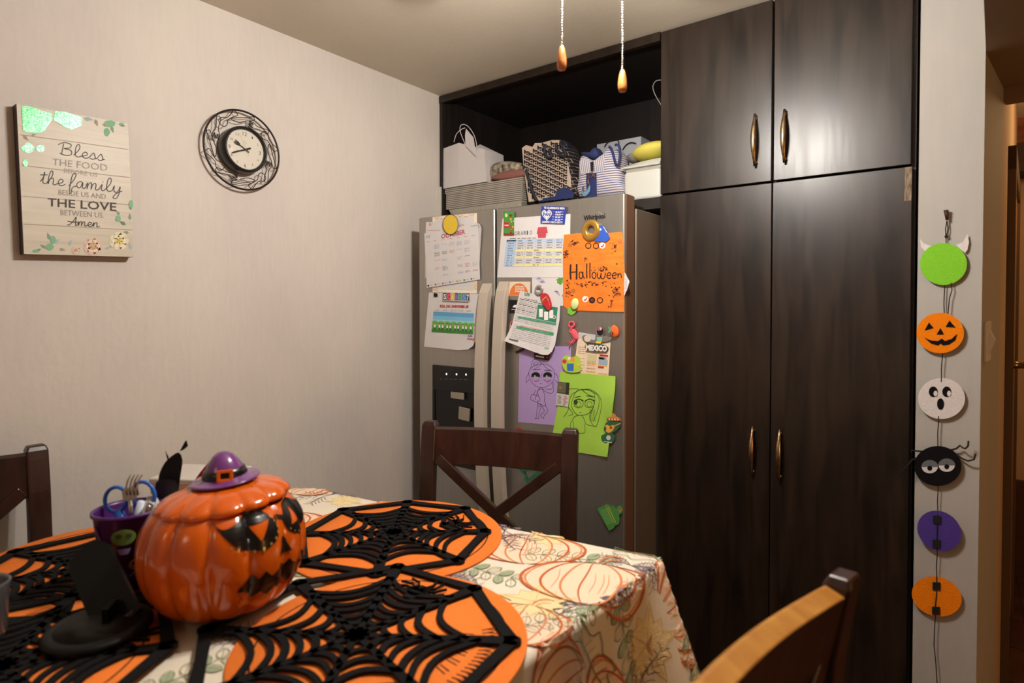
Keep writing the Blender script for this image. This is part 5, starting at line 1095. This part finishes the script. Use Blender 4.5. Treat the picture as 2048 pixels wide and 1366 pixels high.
def m_maple(M):
    pts = []; n = 10
    for i in range(n*2): t = PI*i/n; r = (.072 if i % 4 == 0 else .056 if i % 2 == 0 else .04); pts.append((r*math.cos(t), r*.85*math.sin(t)))
    pts = smooth_pts(pts, 2, True); M.fl(pts, YM, 1); M.st(pts, .0014, YM2, 2.4, 0, True)
    for i in range(5): t = 2*PI*i/5; M.st([(0, 0), (.06*math.cos(t), .05*math.sin(t))], .0016, YM2, 2.8, 0)
def m_oak(M):
    pts = []; 
    for i in range(24): t = 2*PI*i/24; r = 1+.22*math.cos(7*t); pts.append((.062*r*math.cos(t), .03*r*math.sin(t)))
    M.st(pts, .002, GL, 3, 1, True); M.st([(-.07, 0), (0, .003), (.065, 0)], .002, GL, 3)
    for i in range(6): x = -.04+.016*i; M.st([(x, 0), (x+.012, .018)], .0014, GL2, 2, 0); M.st([(x, 0), (x+.012, -.018)], .0014, GL2, 2, 0)
KN_ = {'p': m_pumpkin, 't': m_twig, 'b': m_branch, 'm': m_maple, 'o': m_oak}
placed = []
def put(px, py, k, ang=.15, sc=1.0):
    p = at(px, py, 2, ZT); placed.append((p.x, p.y)); KN_[k](Motif(prt_top, (p.x, p.y), ang, sc))
for q in ((1058, 1098, 'p', .5, 1.0), (1182, 1166, 'p', .35, 1.12), (662, 990, 't', 1.2), (612, 980, 'p', .2, .6), (1010, 1062, 't', 2.2), (1130, 1116, 'b', .4), (960, 1142, 'b', .1, .9), (1262, 1132, 't', .1, .8),
          (1095, 1078, 'm', .3, .8), (1070, 1205, 'm', .8), (1190, 1214, 't', 1.2, 1.2), (1040, 1248, 'p', .3, .8), (690, 1002, 'm', .2, .8), (800, 1012, 'p', 0, .6), (860, 1156, 't', .5, .9), (760, 1150, 'p', .4, .8),
          (1120, 1240, 'b', 1.0, .8), (1285, 1110, 'o', .3, .9), (1230, 1178, 'o', 1.1, .7)): put(*q)
for i in range(400):
    x, y = rm.uniform(-1.5, -.5), rm.uniform(.05, 1.05)
    if inside((x, y), [(cen.x+(p.x-cen.x)*.9, cen.y+(p.y-cen.y)*.9) for p in TP]) and all(math.hypot(x-a[0], y-a[1]) > .135 for a in placed):
        placed.append((x, y)); KN_[rm.choice('pttbbmo')](Motif(prt_top, (x, y), rm.uniform(0, 6.28), rm.uniform(.8, 1)))
sA = CS[0]; pl = []
def puts(s, h, k, ang, sc=1.0): pl.append((s, h)); KN_[k](Motif(prt_sk, (s % LEN, h), ang, sc))
sg = -1 if (per(sA+.2)-TD).length > (per(sA-.2)-TD).length else 1      # direction of s towards the near right corner
puts(sA-sg*.02, .1, 'p', 1.5, 1.1); puts(sA-sg*.0, .22, 'b', 1.57, .9)
for d, h, k, an, sc_ in ((.1, .13, 'm', 1.2, 1.1), (.17, .1, 'b', 1.4, 1.0), (.13, .22, 't', 1.5, .9), (.25, .19, 'p', 1.4, .9), (.27, .09, 'o', 1.0, 1.2), (.36, .1, 'p', 1.3, .9), (.38, .2, 'b', .9, 1), (.5, .12, 't', 1.2, 1), (.52, .2, 'm', 0, 1), (.64, .13, 'p', .4, 1), (.66, .22, 't', .4, 1), (.8, .15, 'b', .4, 1), (.92, .2, 'p', .4, 1)): puts(sA-sg*-d, h, k, an, sc_)
s_ = 0
while s_ < LEN:
    for h in (.1, .2):
        if all(min(abs((s_-a[0]) % LEN), LEN-abs((s_-a[0]) % LEN)) > .11 or abs(h-a[1]) > .1 for a in pl): puts(s_, h, rm.choice('ptbmo'), rm.uniform(0, 6), .8)
    s_ += .15
prt_top.build('printed_pattern', cloth); prt_sk.build('printed_border', cloth)

FELT = mat('web_felt', (26, 25, 26), .95, noise=.25, nscale=200, bump=.4, spec=.15); FOAM = mat('orange_foam', (250, 126, 50), .8, noise=.05, bump=.15, nscale=120, k=1.1, spec=.2)
def foam_mat(c, r, z, lab, tip=None, prn=None):
    mb = MB(); mb.lathe([(r-.001, z), (r, z+.001), (r, z+.002), (r-.001, z+.003)], FOAM, 72, (c[0], c[1], 0))
    if tip:
        d = Vector((math.cos(tip), math.sin(tip))); n = Vector((-d.y, d.x)); b = Vector(c)+d*(r-.004)
        pts = [(b-n*.022).to_tuple(), (b+d*.022).to_tuple(), (b+n*.022).to_tuple()]; mb.prism(pts, FOAM, lambda x, y: Vector((x, y, z)), lambda x, y: Vector((x, y, z+.003)))
    o = mb.build('foam_placemat', label=lab, cat='placemat', group='round orange foam placemats')
    a = Art(lambda x, y, l: Vector((x, y, z+.003+l)), step=.0003)
    a.stroke([(c[0]+(r-.03)*math.cos(2*PI*i/60), c[1]+(r-.03)*math.sin(2*PI*i/60)) for i in range(60)], .0028, BLKM, 1, closed=True)
    if prn is not None:
        for k in range(16):
            t = prn+.06*(k-8); q = lambda rr, tt: (c[0]+rr*math.cos(tt), c[1]+rr*math.sin(tt))
            a.stroke([q(r-.045, t), q(r-.06, t+.02), q(r-.05, t+.035), q(r-.068, t+.01)], .0026, BLKM, 1); a.stroke([q(r-.08, t), q(r-.1, t+.03)], .0022, BLKM, 1) if k % 3 else None
    a.build('printed_ring', o); return o
def web_mat(c, r, z, a0, lab, sp=1, ns=8, sq=1.0):
    mb = MB(); th = .004; rr = random.Random(int(a0*100)+5)
    def rib(pts, w):
        n = len(pts); L = []; R = []
        for i in range(n):
            a = pts[max(0, i-1)]; b = pts[min(n-1, i+1)]; dx, dy = b[0]-a[0], b[1]-a[1]; q = math.hypot(dx, dy) or 1; ww = w[i] if isinstance(w, list) else w
            L.append((pts[i][0]-dy/q*ww/2, pts[i][1]+dx/q*ww/2)); R.append((pts[i][0]+dy/q*ww/2, pts[i][1]-dx/q*ww/2))
        vs = [(x, y, z+h) for h in (0, th) for x, y in L+R]; m = 2*n; fs = []
        for i in range(n-1): fs += [(i, i+1, n+i+1, n+i), (m+i, m+n+i, m+n+i+1, m+i+1), (i, m+i, m+i+1, i+1), (n+i, n+i+1, m+n+i+1, m+n+i)]
        fs += [(0, n, m+n, m), (n-1, m+n-1, m+2*n-1, 2*n-1)]; mb.add(vs, fs, FELT)
    V = []
    for k in range(ns):
        t = a0+2*PI*k/ns; rk = r*(1.0 if k % 2 == 0 else .95); V.append((c[0]+rk*math.cos(t), c[1]+rk*sq*math.sin(t)))
    for k in range(ns):
        p, q = V[k], V[(k+1) % ns]; rib([p, ((p[0]+q[0])/2*.995+c[0]*.005, (p[1]+q[1])/2*.995+c[1]*.005), q], [.02, .016, .02])
        rib([c, ((c[0]+p[0])/2, (c[1]+p[1])/2), p], [.01, .013, .022])
        dense = k % 3 != sp % 3; lv = (.2, .31, .43, .55, .67, .8) if dense else (.22, .36, .52, .72)
        for i, f in enumerate(lv):
            A_ = (c[0]+(p[0]-c[0])*f, c[1]+(p[1]-c[1])*f); B_ = (c[0]+(q[0]-c[0])*f, c[1]+(q[1]-c[1])*f); sag = .82+.06*rr.random(); w = .0085+.003*rr.random()
            pts = []
            for j in range(9):
                u = j/8; s_ = 1-(1-sag)*4*u*(1-u); x = A_[0]+(B_[0]-A_[0])*u; y = A_[1]+(B_[1]-A_[1])*u; pts.append((c[0]+(x-c[0])*s_, c[1]+(y-c[1])*s_))
            rib(pts, w)
        mb.lathe([(.013, z), (.013, z+th)], FELT, 14, (p[0], p[1], 0))
    k = 1; t = a0+2*PI*(k+.5)/ns; s0 = (c[0]+.66*r*math.cos(t), c[1]+.66*r*math.sin(t)); mb.lathe([(.018, z), (.018, z+th)], FELT, 18, (s0[0], s0[1], 0)); mb.lathe([(.011, z), (.011, z+th)], FELT, 14, (s0[0]-.024*math.cos(t), s0[1]-.024*math.sin(t), 0))
    for j in range(8):
        u = t+(.5+.4*(j % 4))*(1 if j < 4 else -1); rib([s0, (s0[0]+.03*math.cos(u), s0[1]+.03*math.sin(u)), (s0[0]+.05*math.cos(u+.3), s0[1]+.05*math.sin(u+.3))], [.004, .003, .002])
    mb.lathe([(.02, z), (.02, z+th)], FELT, 20, (c[0], c[1], 0))
    return mb.build('web_placemat', label=lab, cat='placemat', group='black felt spider web placemats')
ZM = ZT+.0022
foam_mat((-.97, .862), .229, ZM, 'round orange placemat furthest back, under the web mat behind the pumpkin jar')
foam_mat((-.682, .582), .214, ZM+.0008, 'round orange placemat nearest the right table edge', tip=2.2, prn=.35)
foam_mat((-1.33, .42), .223, ZM, 'round orange placemat at the far left by the wall side chair')
foam_mat((-1.055, .2), .222, ZM+.0036, 'round orange placemat at the near left under the black stand')
web_mat((-.975, .862), .208, ZM+.0055, math.radians(-6), 'black spider web placemat furthest back, behind the pumpkin jar', 1)
web_mat((-.712, .556), .232, ZM+.0065, .58, 'black spider web placemat nearest the right table edge', 0)
web_mat((-1.3, .4), .21, ZM+.0055, .3, 'black spider web placemat at the far left under the purple cup', 1)
web_mat((-1.03, .215), .215, ZM+.0085, .1, 'black spider web placemat at the near left under the black stand', 2)

# ================================================================ chairs
CW = wood('chair_wood', (60, 31, 21), (36, 18, 13), .33, grain=(14, 14, 3), coat=.3, bump=.05)
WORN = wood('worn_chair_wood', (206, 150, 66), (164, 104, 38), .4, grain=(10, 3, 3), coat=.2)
def mk_chair(worn=False):
    r = thing('dining_chair', (0, 0, 0), 'x', 'chair', 'dark wooden cross back chairs around the table')
    W = .225; zt_ = 1.085; mb = None
    def post(x):
        mb = MB(); prof = [(0, .085), (.3, .045), (.6, .01), (.8, .008), (.98, .022), (1.055, .034), (1.075, .038)]; vs = []
        for z, y in prof:
            w2 = .0215; d2 = .016+.002*(z < .6); vs += [(x-w2, y-d2, z), (x+w2, y-d2, z), (x+w2, y+d2, z), (x-w2, y+d2, z)]
        z, y = 1.087, .04; vs += [(x-.017, y-.012, z), (x+.017, y-.012, z), (x+.017, y+.012, z), (x-.017, y+.012, z)]
        n = len(prof)+1; fs = [(3, 2, 1, 0), tuple(4*(n-1)+k for k in range(4))]+[(i*4+k, i*4+(k+1) % 4, i*4+4+(k+1) % 4, i*4+4+k) for i in range(n-1) for k in range(4)]
        mb.add(vs, fs, CW); return mb.build('back_post', r, bevel=.004, seg=3)
    post(-W+.021); post(W-.021)
    mb = MB(); n = 12; vs = []; e_ = .007 if worn else 0
    for i in range(n+1):
        t = i/n; x = (-W+.04)+(2*W-.08)*t; b = (-.014 if worn else .022)*math.sin(PI*t)
        for z, y in ((.968, .012), (1.066, .024-e_), (1.074, .030-.5*e_), (1.066, .042+e_), (.968, .030)): vs.append((x, y+b, z))
    fs = [(0, 1, 2, 3, 4), tuple(5*n+k for k in range(5))]+[(i*5+k, i*5+(k+1) % 5, i*5+5+(k+1) % 5, i*5+5+k) for i in range(n) for k in range(5)]
    mb.add(vs, fs, CW, False)
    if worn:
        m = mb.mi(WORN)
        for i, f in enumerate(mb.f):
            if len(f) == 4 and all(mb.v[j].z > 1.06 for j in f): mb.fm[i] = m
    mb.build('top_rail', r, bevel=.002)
    for sg_ in (-1, 1): MB().beam((sg_*(W-.05), .022, .985), (-sg_*(W-.05), .012, .70), .03, .018, CW, up=Vector((0, 1, 0))).build('cross_slat', r, bevel=.003)
    MB().box((-W+.04, .0, .675), (W-.04, .022, .715), CW).build('lower_rail', r, bevel=.003)
    sb = MB().box((-W+.0, -.42, .585), (W-.0, -.012, .612), CW); sb.build('seat', r, bevel=.01, seg=3)
    sc_ = MB().box((-W+.02, -.41, .613), (W-.02, -.03, .64), mat('seat_vinyl', (60, 40, 32), .5, noise=.1)); sc_.build('seat_cushion', r, bevel=.012, seg=3)
    MB().box((-W+.03, -.4, .53), (W-.03, -.01, .586), CW).build('seat_apron', r)
    for x in (-W+.03, W-.03): MB().box((x-.02, -.405, 0), (x+.02, -.365, .586), CW).build('front_leg', r, bevel=.003)
    for z, y in ((.2, -.385), (.32, -.385)): MB().box((-W+.04, y-.01, z), (W-.04, y+.01, z+.03), CW).build('stretcher', r)
    for x in (-W+.03, W-.03): MB().beam((x, -.38, .25), (x, .045, .25), .018, .03, CW).build('side_stretcher', r)
    return r
ch = mk_chair()
def place(o, x, y, ang, lab): o.location = (x, y, 0); o.rotation_euler = (0, 0, ang); o['label'] = lab
c2_ = copy_tree(ch)
place(ch, -1.02, 1.262, math.radians(21.6), 'dark wooden cross back chair pulled up between the table and the fridge')
place(c2_, -1.735, .235, math.radians(88), 'dark wooden cross back chair against the left wall, half out of view')
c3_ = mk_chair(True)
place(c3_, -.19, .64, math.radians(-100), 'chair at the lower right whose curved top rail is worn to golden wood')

# ================================================================ pumpkin jar
PO = mat('pumpkin_glaze', (230, 100, 14), .16, k=.88, noise=.12, nscale=5, coat=.6)
PBk = mat('black_glaze', (12, 9, 9), .3, coat=.25); PPu = mat('purple_glaze', (112, 58, 124), .16, coat=.5); GLI = mat('gold_glitter', (206, 190, 110), .3, .6)
JC = Vector((-.972, .492, ZT+.0125)); TH0 = math.radians(17); NR = 13; KR, KZ = .9, .96
JP = [(.0, .0), (.07, 0), (.085, .002), (.108, .014), (.128, .04), (.138, .068), (.141, .09), (.14, .115), (.134, .14), (.122, .16), (.107, .174), (.1, .172), (.09, .12), (.0, .1)]
JP = [(a_*KR, b_*KZ) for a_, b_ in JP]
def jr(z):
    P2 = JP[2:11]
    for (r0, z0), (r1, z1) in zip(P2, P2[1:]):
        if z <= z1:
            t = (z-z0)/(z1-z0); return r0+(r1-r0)*t
    return P2[-1][0]
def jsm(z): return (jr(z-.006)+jr(z)+jr(z+.006))/3
def rib_(a, amt): return 1-amt*(1-abs(math.sin(NR*a/2)))**1.7
jar = thing('pumpkin_jar', JC, 'large glazed orange pumpkin cookie jar with a black eye mask and purple witch hat lid', 'jar')
pr = smooth_pts([(a_, b_) for a_, b_ in JP[1:11]], 4)+[(.08, .148), (.08, .12), (0, .115)]
MB().lathe([(0, 0)]+pr, PO, 180, JC, rf=lambda a, r, z: r*rib_(a-TH0, .068 if r > .08 else 0)).build('jar_body', jar)
def jf(x, z, l):
    a = TH0+x/.135; z = (z+(.021 if z > .099 else .017 if z > .078 else .013))*KZ; r = jsm(max(.004, min(.166, z)))*rib_(a-TH0, .068)+l+.0014; return JC+Vector((r*math.cos(a), r*math.sin(a), z))
body = [o for o in jar.children if o.name.startswith('jar_body')][0]
J = Art(jf, tol=.004, step=.0006)
eye = smooth_pts([(-.125, .147), (-.108, .139), (-.088, .142), (-.068, .152), (-.048, .158), (-.03, .153), (-.016, .14), (-.008, .128), (-.014, .11), (-.034, .1), (-.058, .1), (-.08, .108), (-.1, .125), (-.112, .137)], 3, True)
def warp(pts, dx=0, sx=1): return [(dx+p[0]*sx, p[1]) for p in pts]
tri_l = [(-.062, .136), (-.022, .14), (-.046, .112)]
J.fill(eye, PBk, 1, [tri_l]); tri_r = [(.022, .118), (.058, .118), (.04, .145)]
J.fill([(-p[0], p[1]) for p in eye], PBk, 1, [tri_r]); J.stroke([(-.012, .132), (0, .136), (.012, .132)], .008, PBk, 1)
rg = random.Random(4)
for sx in (-1, 1):
    for i in range(11): t = -2.6+.32*i; J.circ((sx*(-.055)+.045*math.cos(t)*(1 if sx < 0 else 1), .127+.027*math.sin(t)), rg.uniform(.0012, .0024), GLI, 2, 8)
J.build('eye_mask', body)
J = Art(jf, tol=.004, step=.0006); J.fill([(-.014, .082), (.014, .082), (.002, .106)], PBk, 1); J.build('nose', body)
J = Art(jf, tol=.004, step=.0006); J.fill([(-.088, .05), (-.075, .062), (-.06, .07), (-.052, .061), (-.042, .072), (-.03, .06), (-.016, .066), (-.01, .074), (0, .066), (.01, .074), (.016, .066), (.03, .06), (.042, .072), (.052, .061), (.06, .07), (.075, .062), (.088, .05), (.07, .046), (.06, .032), (.048, .04), (.034, .028), (.022, .04), (.01, .034), (0, .046), (-.01, .034), (-.022, .04), (-.034, .028), (-.048, .04), (-.06, .032), (-.07, .046)], PBk, 1); J.build('mouth', body)
tilt = Matrix.Rotation(math.radians(-5), 3, FW)
LC = JC+Vector((0, 0, .1655)); lp = smooth_pts([(.092, -.004), (.102, .0), (.1, .009), (.084, .019), (.06, .027), (.04, .031), (.02, .033), (.001, .034)], 4)
lid = MB().lathe([(0, -.006)]+lp, PO, 150, LC, M=tilt, rf=lambda a, r, z: r*rib_(a-TH0, .075*min(1, r/.06))).build('lid', jar)
HC = LC+tilt @ Vector((.0, 0, .0325))+RX*.005; ht = Matrix.Rotation(math.radians(-5), 3, FW) @ Matrix.Rotation(math.radians(2), 3, RX)
hp_ = smooth_pts([(.047, .0), (.053, .002), (.052, .005), (.042, .007), (.0335, .01)], 3)
MB().lathe([(0, 0)]+hp_+[(.0335, .01), (.029, .022), (.023, .033), (.015, .043), (.008, .048), (.0, .0495)], PPu, 64, HC, M=ht).build('witch_hat', lid)
MB().lathe([(.0342, .0095), (.035, .011), (.0312, .021), (.0295, .022)], PBk, 64, HC, M=ht, cap=False).build('hat_band', lid)
bd = (RX*.45-FW*.9); bd.z = 0; bd.normalize(); bt = Vector((-bd.y, bd.x, 0)); bc = HC+ht @ Vector((0, 0, .0165))+bd*.0335
bu = (Vector((0, 0, 1))-bd*.22).normalized()
mb = MB(); o_ = [(-.012, -.0095), (.012, -.0095), (.012, .0095), (-.012, .0095)]; i_ = [(x*.55, y*.5) for x, y in o_]
F3 = lambda p, d: bc+bt*p[0]+bu*p[1]+bd*d
vs = [F3(p, .0) for p in o_]+[F3(p, .0035) for p in o_]+[F3(p, .0035) for p in i_]+[F3(p, .0) for p in i_]
mb.add(vs, [(k, (k+1) % 4, 4+(k+1) % 4, 4+k) for k in range(4)]+[(4+k, 4+(k+1) % 4, 8+(k+1) % 4, 8+k) for k in range(4)]+[(8+k, 8+(k+1) % 4, 12+(k+1) % 4, 12+k) for k in range(4)], PO); mb.build('hat_buckle', lid, bevel=.0008)

# ================================================================ purple cup and what stands in it
PC = mat('purple_plastic', (74, 26, 100), .3, k=1.0); CC = Vector((-1.158, .418, ZT+.012))
cup = thing('purple_cup', CC, 'purple plastic party cup holding cutlery and scissors beside the pumpkin jar', 'cup')
MB().lathe([(0, 0), (.036, 0), (.039, .004), (.0525, .128), (.056, .13), (.056, .135), (.053, .136), (.0505, .13), (.0375, .006), (0, .005)], PC, 64, CC).build('cup_body', cup)
ca0 = math.atan2(-CC.y, -CC.x)
cf = lambda x, z, l: CC+Vector(((.0385+.0135*z/.128+l+.0005)*math.cos(ca0+x/.046), (.0385+.0135*z/.128+l+.0005)*math.sin(ca0+x/.046), z))
J = Art(cf, tol=.006, step=.0005)
J.circ((-.008, .1), .017, P(110, 140, 60), 1, 20, ry=.014); J.circ((-.014, .102), .0045, P(70, 80, 60), 2, 10); J.circ((-.001, .102), .0045, P(70, 80, 60), 2, 10); J.fill([(-.018, .08), (.002, .08), (-.002, .07), (-.014, .07)], P(150, 130, 180), 1)
J.circ((.012, .05), .014, P(150, 110, 50), 1, 18, ry=.011); J.circ((.006, .052), .003, BLKM, 2, 8); J.circ((.017, .052), .003, BLKM, 2, 8); J.circ((.012, .034), .01, P(60, 100, 80), 1, 12, ry=.006)
J.build('printed_stickers', cup.children[0])
mb = MB(); mb.tube([cf(x, z, .002) for x, z in ((-.05, .118), (-.03, .05), (0, .03), (.03, .055), (.055, .118))][::1], .0018, PC, 8); mb.build('cup_handle', cup)
UT = 'utensils standing in the purple cup'
def d3(pts, d): return [dp(x, y, d) for x, y in pts]
inC = CC+Vector((0, 0, .03))
BLUE = mat('scissor_blue', (44, 104, 200), .3)
e = thing('scissors', dp(262, 1100, 1.045), 'blue handled scissors standing handles up in the purple cup', 'scissors', UT)
for cx, cy, rx, ry, rot in ((232, 999, 22, 25, .25), (287, 990, 22, 27, -.35)):
    mb = MB(); mb.tube([dp(cx+rx*math.cos(t)*math.cos(rot)-ry*math.sin(t)*math.sin(rot), cy+rx*math.cos(t)*math.sin(rot)+ry*math.sin(t)*math.cos(rot), 1.045) for t in [2*PI*i/32 for i in range(32)]], .0032, BLUE, 10, True)
    mb.tube([dp(cx+(4 if cx < 250 else -6), cy+24, 1.045), dp(250 if cx < 250 else 262, 1050, 1.045)], [.0075, .0085], BLUE, 10); mb.build('handle', e)
mb = MB()
for dx in (-4, 4): mb.beam(dp(256+dx, 1045, 1.045), CC+Vector((.004*dx/4, 0, .012)), .012, .0015, CHR)
mb.build('blade', e)
e = thing('fork', CC+Vector((.01, -.01, .01)), 'steel dinner fork standing tines up in the purple cup', 'fork', UT)
mb = MB(); d_ = 1.012
for k in range(4):
    x0_, x1_ = 252+7.2*k, 262+7.6*k; mb.tube(d3([(x0_+3, 990), (x0_, 975), (x0_+4, 960), (x1_, 949)], d_), [.0018, .0017, .0014, .0008], CHR, 8)
mb.build('tines', e)
mb = MB(); ol = [(246, 1000), (244, 986), (248, 976), (276, 976), (278, 984), (274, 994), (264, 1004), (260, 1004)]
mb.prism(ol, CHR, lambda x, y: dp(x, y, d_+.002), lambda x, y: dp(x, y, d_-.001)); mb.build('fork_head', e, bevel=.0006)
MB().tube([dp(261, 1000, d_), dp(262, 1030, d_), CC+Vector((.008, -.012, .01))], [.0035, .0028, .0045], CHR, 10).build('handle', e)
for i, (p0_, lab) in enumerate((((300, 1010), 'grey steel spoon handle leaning right of the fork in the purple cup'), ((283, 1003), 'pale plastic knife handle just behind the fork in the purple cup'))):
    MB().tube([dp(*p0_, 1.03), dp((p0_[0]+258)/2, 1045, 1.03), CC+Vector((-.01, .01*i, .01))], [.006, .005, .003], CHR if i == 0 else P(206, 214, 226), 10).build('utensil_handle', label=lab, cat='utensil', group=UT)
# black feathered decoration
BF = mat('black_feather', (16, 15, 17), .8, noise=.3, nscale=120, bump=.3)
e = thing('feather_decoration', dp(322, 1035, 1.11), 'curved black feather decoration with a pointed tip behind the cup', 'decoration')
def slabd(pts, d, th, m, name, par): 
    return MB().prism(pts, m, lambda x, y: dp(x, y, d+th), lambda x, y: dp(x, y, d)).build(name, par, bevel=.001)
slabd([(359, 903), (370, 883), (373, 880), (376, 892), (368, 899)], 1.1, .006, BF, 'tip', e)
slabd(smooth_pts([(358, 905), (345, 911), (330, 925), (318, 950), (314, 985), (308, 1010), (300, 1032), (330, 1040), (352, 1010), (357, 980), (362, 945), (365, 920)], 2, True), 1.1, .012, BF, 'blade', e)
slabd([(292, 1008), (312, 990), (316, 1000), (300, 1014)], 1.09, .006, BF, 'side_barb', e); slabd([(330, 900), (336, 925), (326, 935), (338, 915)], 1.098, .002, BF, 'side_barb', e)
slabd(smooth_pts([(312, 965), (330, 958), (352, 962), (358, 985), (350, 1010), (320, 1020), (308, 1000)], 2, True), 1.085, .012, mat('dark_red_back', (40, 20, 24), .4), 'backing', e)
MB().beam(dp(330, 1030, 1.105), (dp(330, 1030, 1.105).x, dp(330, 1030, 1.105).y, ZT+.012), .02, .012, BF, up=RX).build('stem', e)
mb = MB(); rq = random.Random(5); cq = dp(303, 1012, 1.05)
mb.grid(lambda u, v: cq+Vector((.012*math.sin(PI*v)*math.cos(2*PI*u)*(1+.25*math.sin(4*u*2*PI+7*v)), .012*math.sin(PI*v)*math.sin(2*PI*u), .017*math.cos(PI*v)*(1+.2*math.sin(7*2*PI*u)))), 36, 16, P(196, 192, 192), cu=True)
mb.build('crumpled_tissue', label='small crumpled white tissue between the scissors and the feather decoration', cat='tissue')
# red plastic blade
e = thing('red_plastic_knife', dp(380, 1005, 1.17), 'red plastic knife leaning behind the pumpkin jar', 'knife')
slabd([(362, 1000), (372, 985), (400, 945), (425, 915), (438, 907), (441, 911), (438, 922), (420, 945), (390, 975), (372, 1000)], 1.17, .004, mat('red_plastic', (190, 28, 32), .35), 'blade', e)
q_ = dp(368, 998, 1.172); MB().beam(q_, (q_.x+.02, q_.y-.02, ZT+.004), .012, .005, mat('red_plastic', (190, 28, 32), .35), up=RX).build('knife_handle', e)
# white box
WBX = mat('white_card_box', (206, 200, 192), .7, noise=.03)
e = thing('white_box', (-1.4, .655, ZT+.002), 'white cardboard box behind the cup and jar at the wall side of the table', 'box')
T_ = Matrix.Translation((-1.405, .66, 0)) @ Matrix.Rotation(.55, 4, 'Z')
MB().box((-.085, -.06, ZT+.002), (.085, .06, ZT+.108), WBX, T=T_).build('box_body', e, bevel=.002)
MB().box((-.087, -.062, ZT+.1), (.087, .062, ZT+.114), WBX, T=T_).build('lid', e, bevel=.003)

# ================================================================ black stand at the left front
SB_ = mat('stand_black', (9, 9, 9), .5, spec=.25); SBM = mat('stand_matte', (30, 28, 27), .65)
BC = Vector((-1.018, .325, ZT+.0152))
e = thing('phone_stand', BC, 'black stand with a round weighted base and a tall slanted rest', 'stand')
MB().lathe([(0, 0), (.066, 0), (.07, .003), (.07, .008), (.066, .0115), (.058, .0125), (.0, .0125)], SB_, 64, BC).build('round_base', e)
MB().lathe([(.055, .0128), (.0, .0132)], SBM, 48, BC).build('base_pad', e, 'dark grey pad')
pb, pt_ = dp(242, 1250, .905), dp(172, 1096, .965); dd_ = (pt_-pb).normalized(); px_ = RX.copy(); px_ = (px_-dd_*px_.dot(dd_)).normalized(); pn = px_.cross(dd_).normalized()
L_ = (pt_-pb).length; w2 = .031
oln = [(-w2, 0), (w2, 0), (w2, L_-.02), (w2*.75, L_-.006), (w2*.4, L_), (-w2*.4, L_), (-w2*.75, L_-.006), (-w2, L_-.02)]
MB().prism(oln, SB_, lambda x, y: pb+px_*x+dd_*y-pn*.006, lambda x, y: pb+px_*x+dd_*y+pn*.006).build('slanted_rest', e, bevel=.004, seg=3)
MB().beam(pb+dd_*.02-pn*.0, (BC.x+.01, BC.y+.005, BC.z+.011), .05, .01, SB_, up=RX).build('neck', e, bevel=.002)
MB().tube([pb+px_*(-.022)+dd_*.0+Vector((0, 0, .004)), pb+px_*.022+Vector((0, 0, .004))], .006, mat('stand_brown', (60, 44, 32), .4), 10).build('cross_lip', e, 'brown edged lip')
# grey tumbler cut by the frame
GT_ = mat('smoky_plastic', (120, 122, 124), .25, trans=.5)
e = thing('grey_tumbler', dp(-18, 1290, .82), 'smoky grey tumbler cut off by the left edge of the photo', 'cup')
g0 = at(-38, 1275, 2, ZT+.0152); MB().lathe([(0, 0), (.026, 0), (.03, .004), (.034, .075), (.0355, .078), (.034, .08), (.031, .076), (.027, .008), (0, .006)], GT_, 48, g0).build('tumbler_body', e)
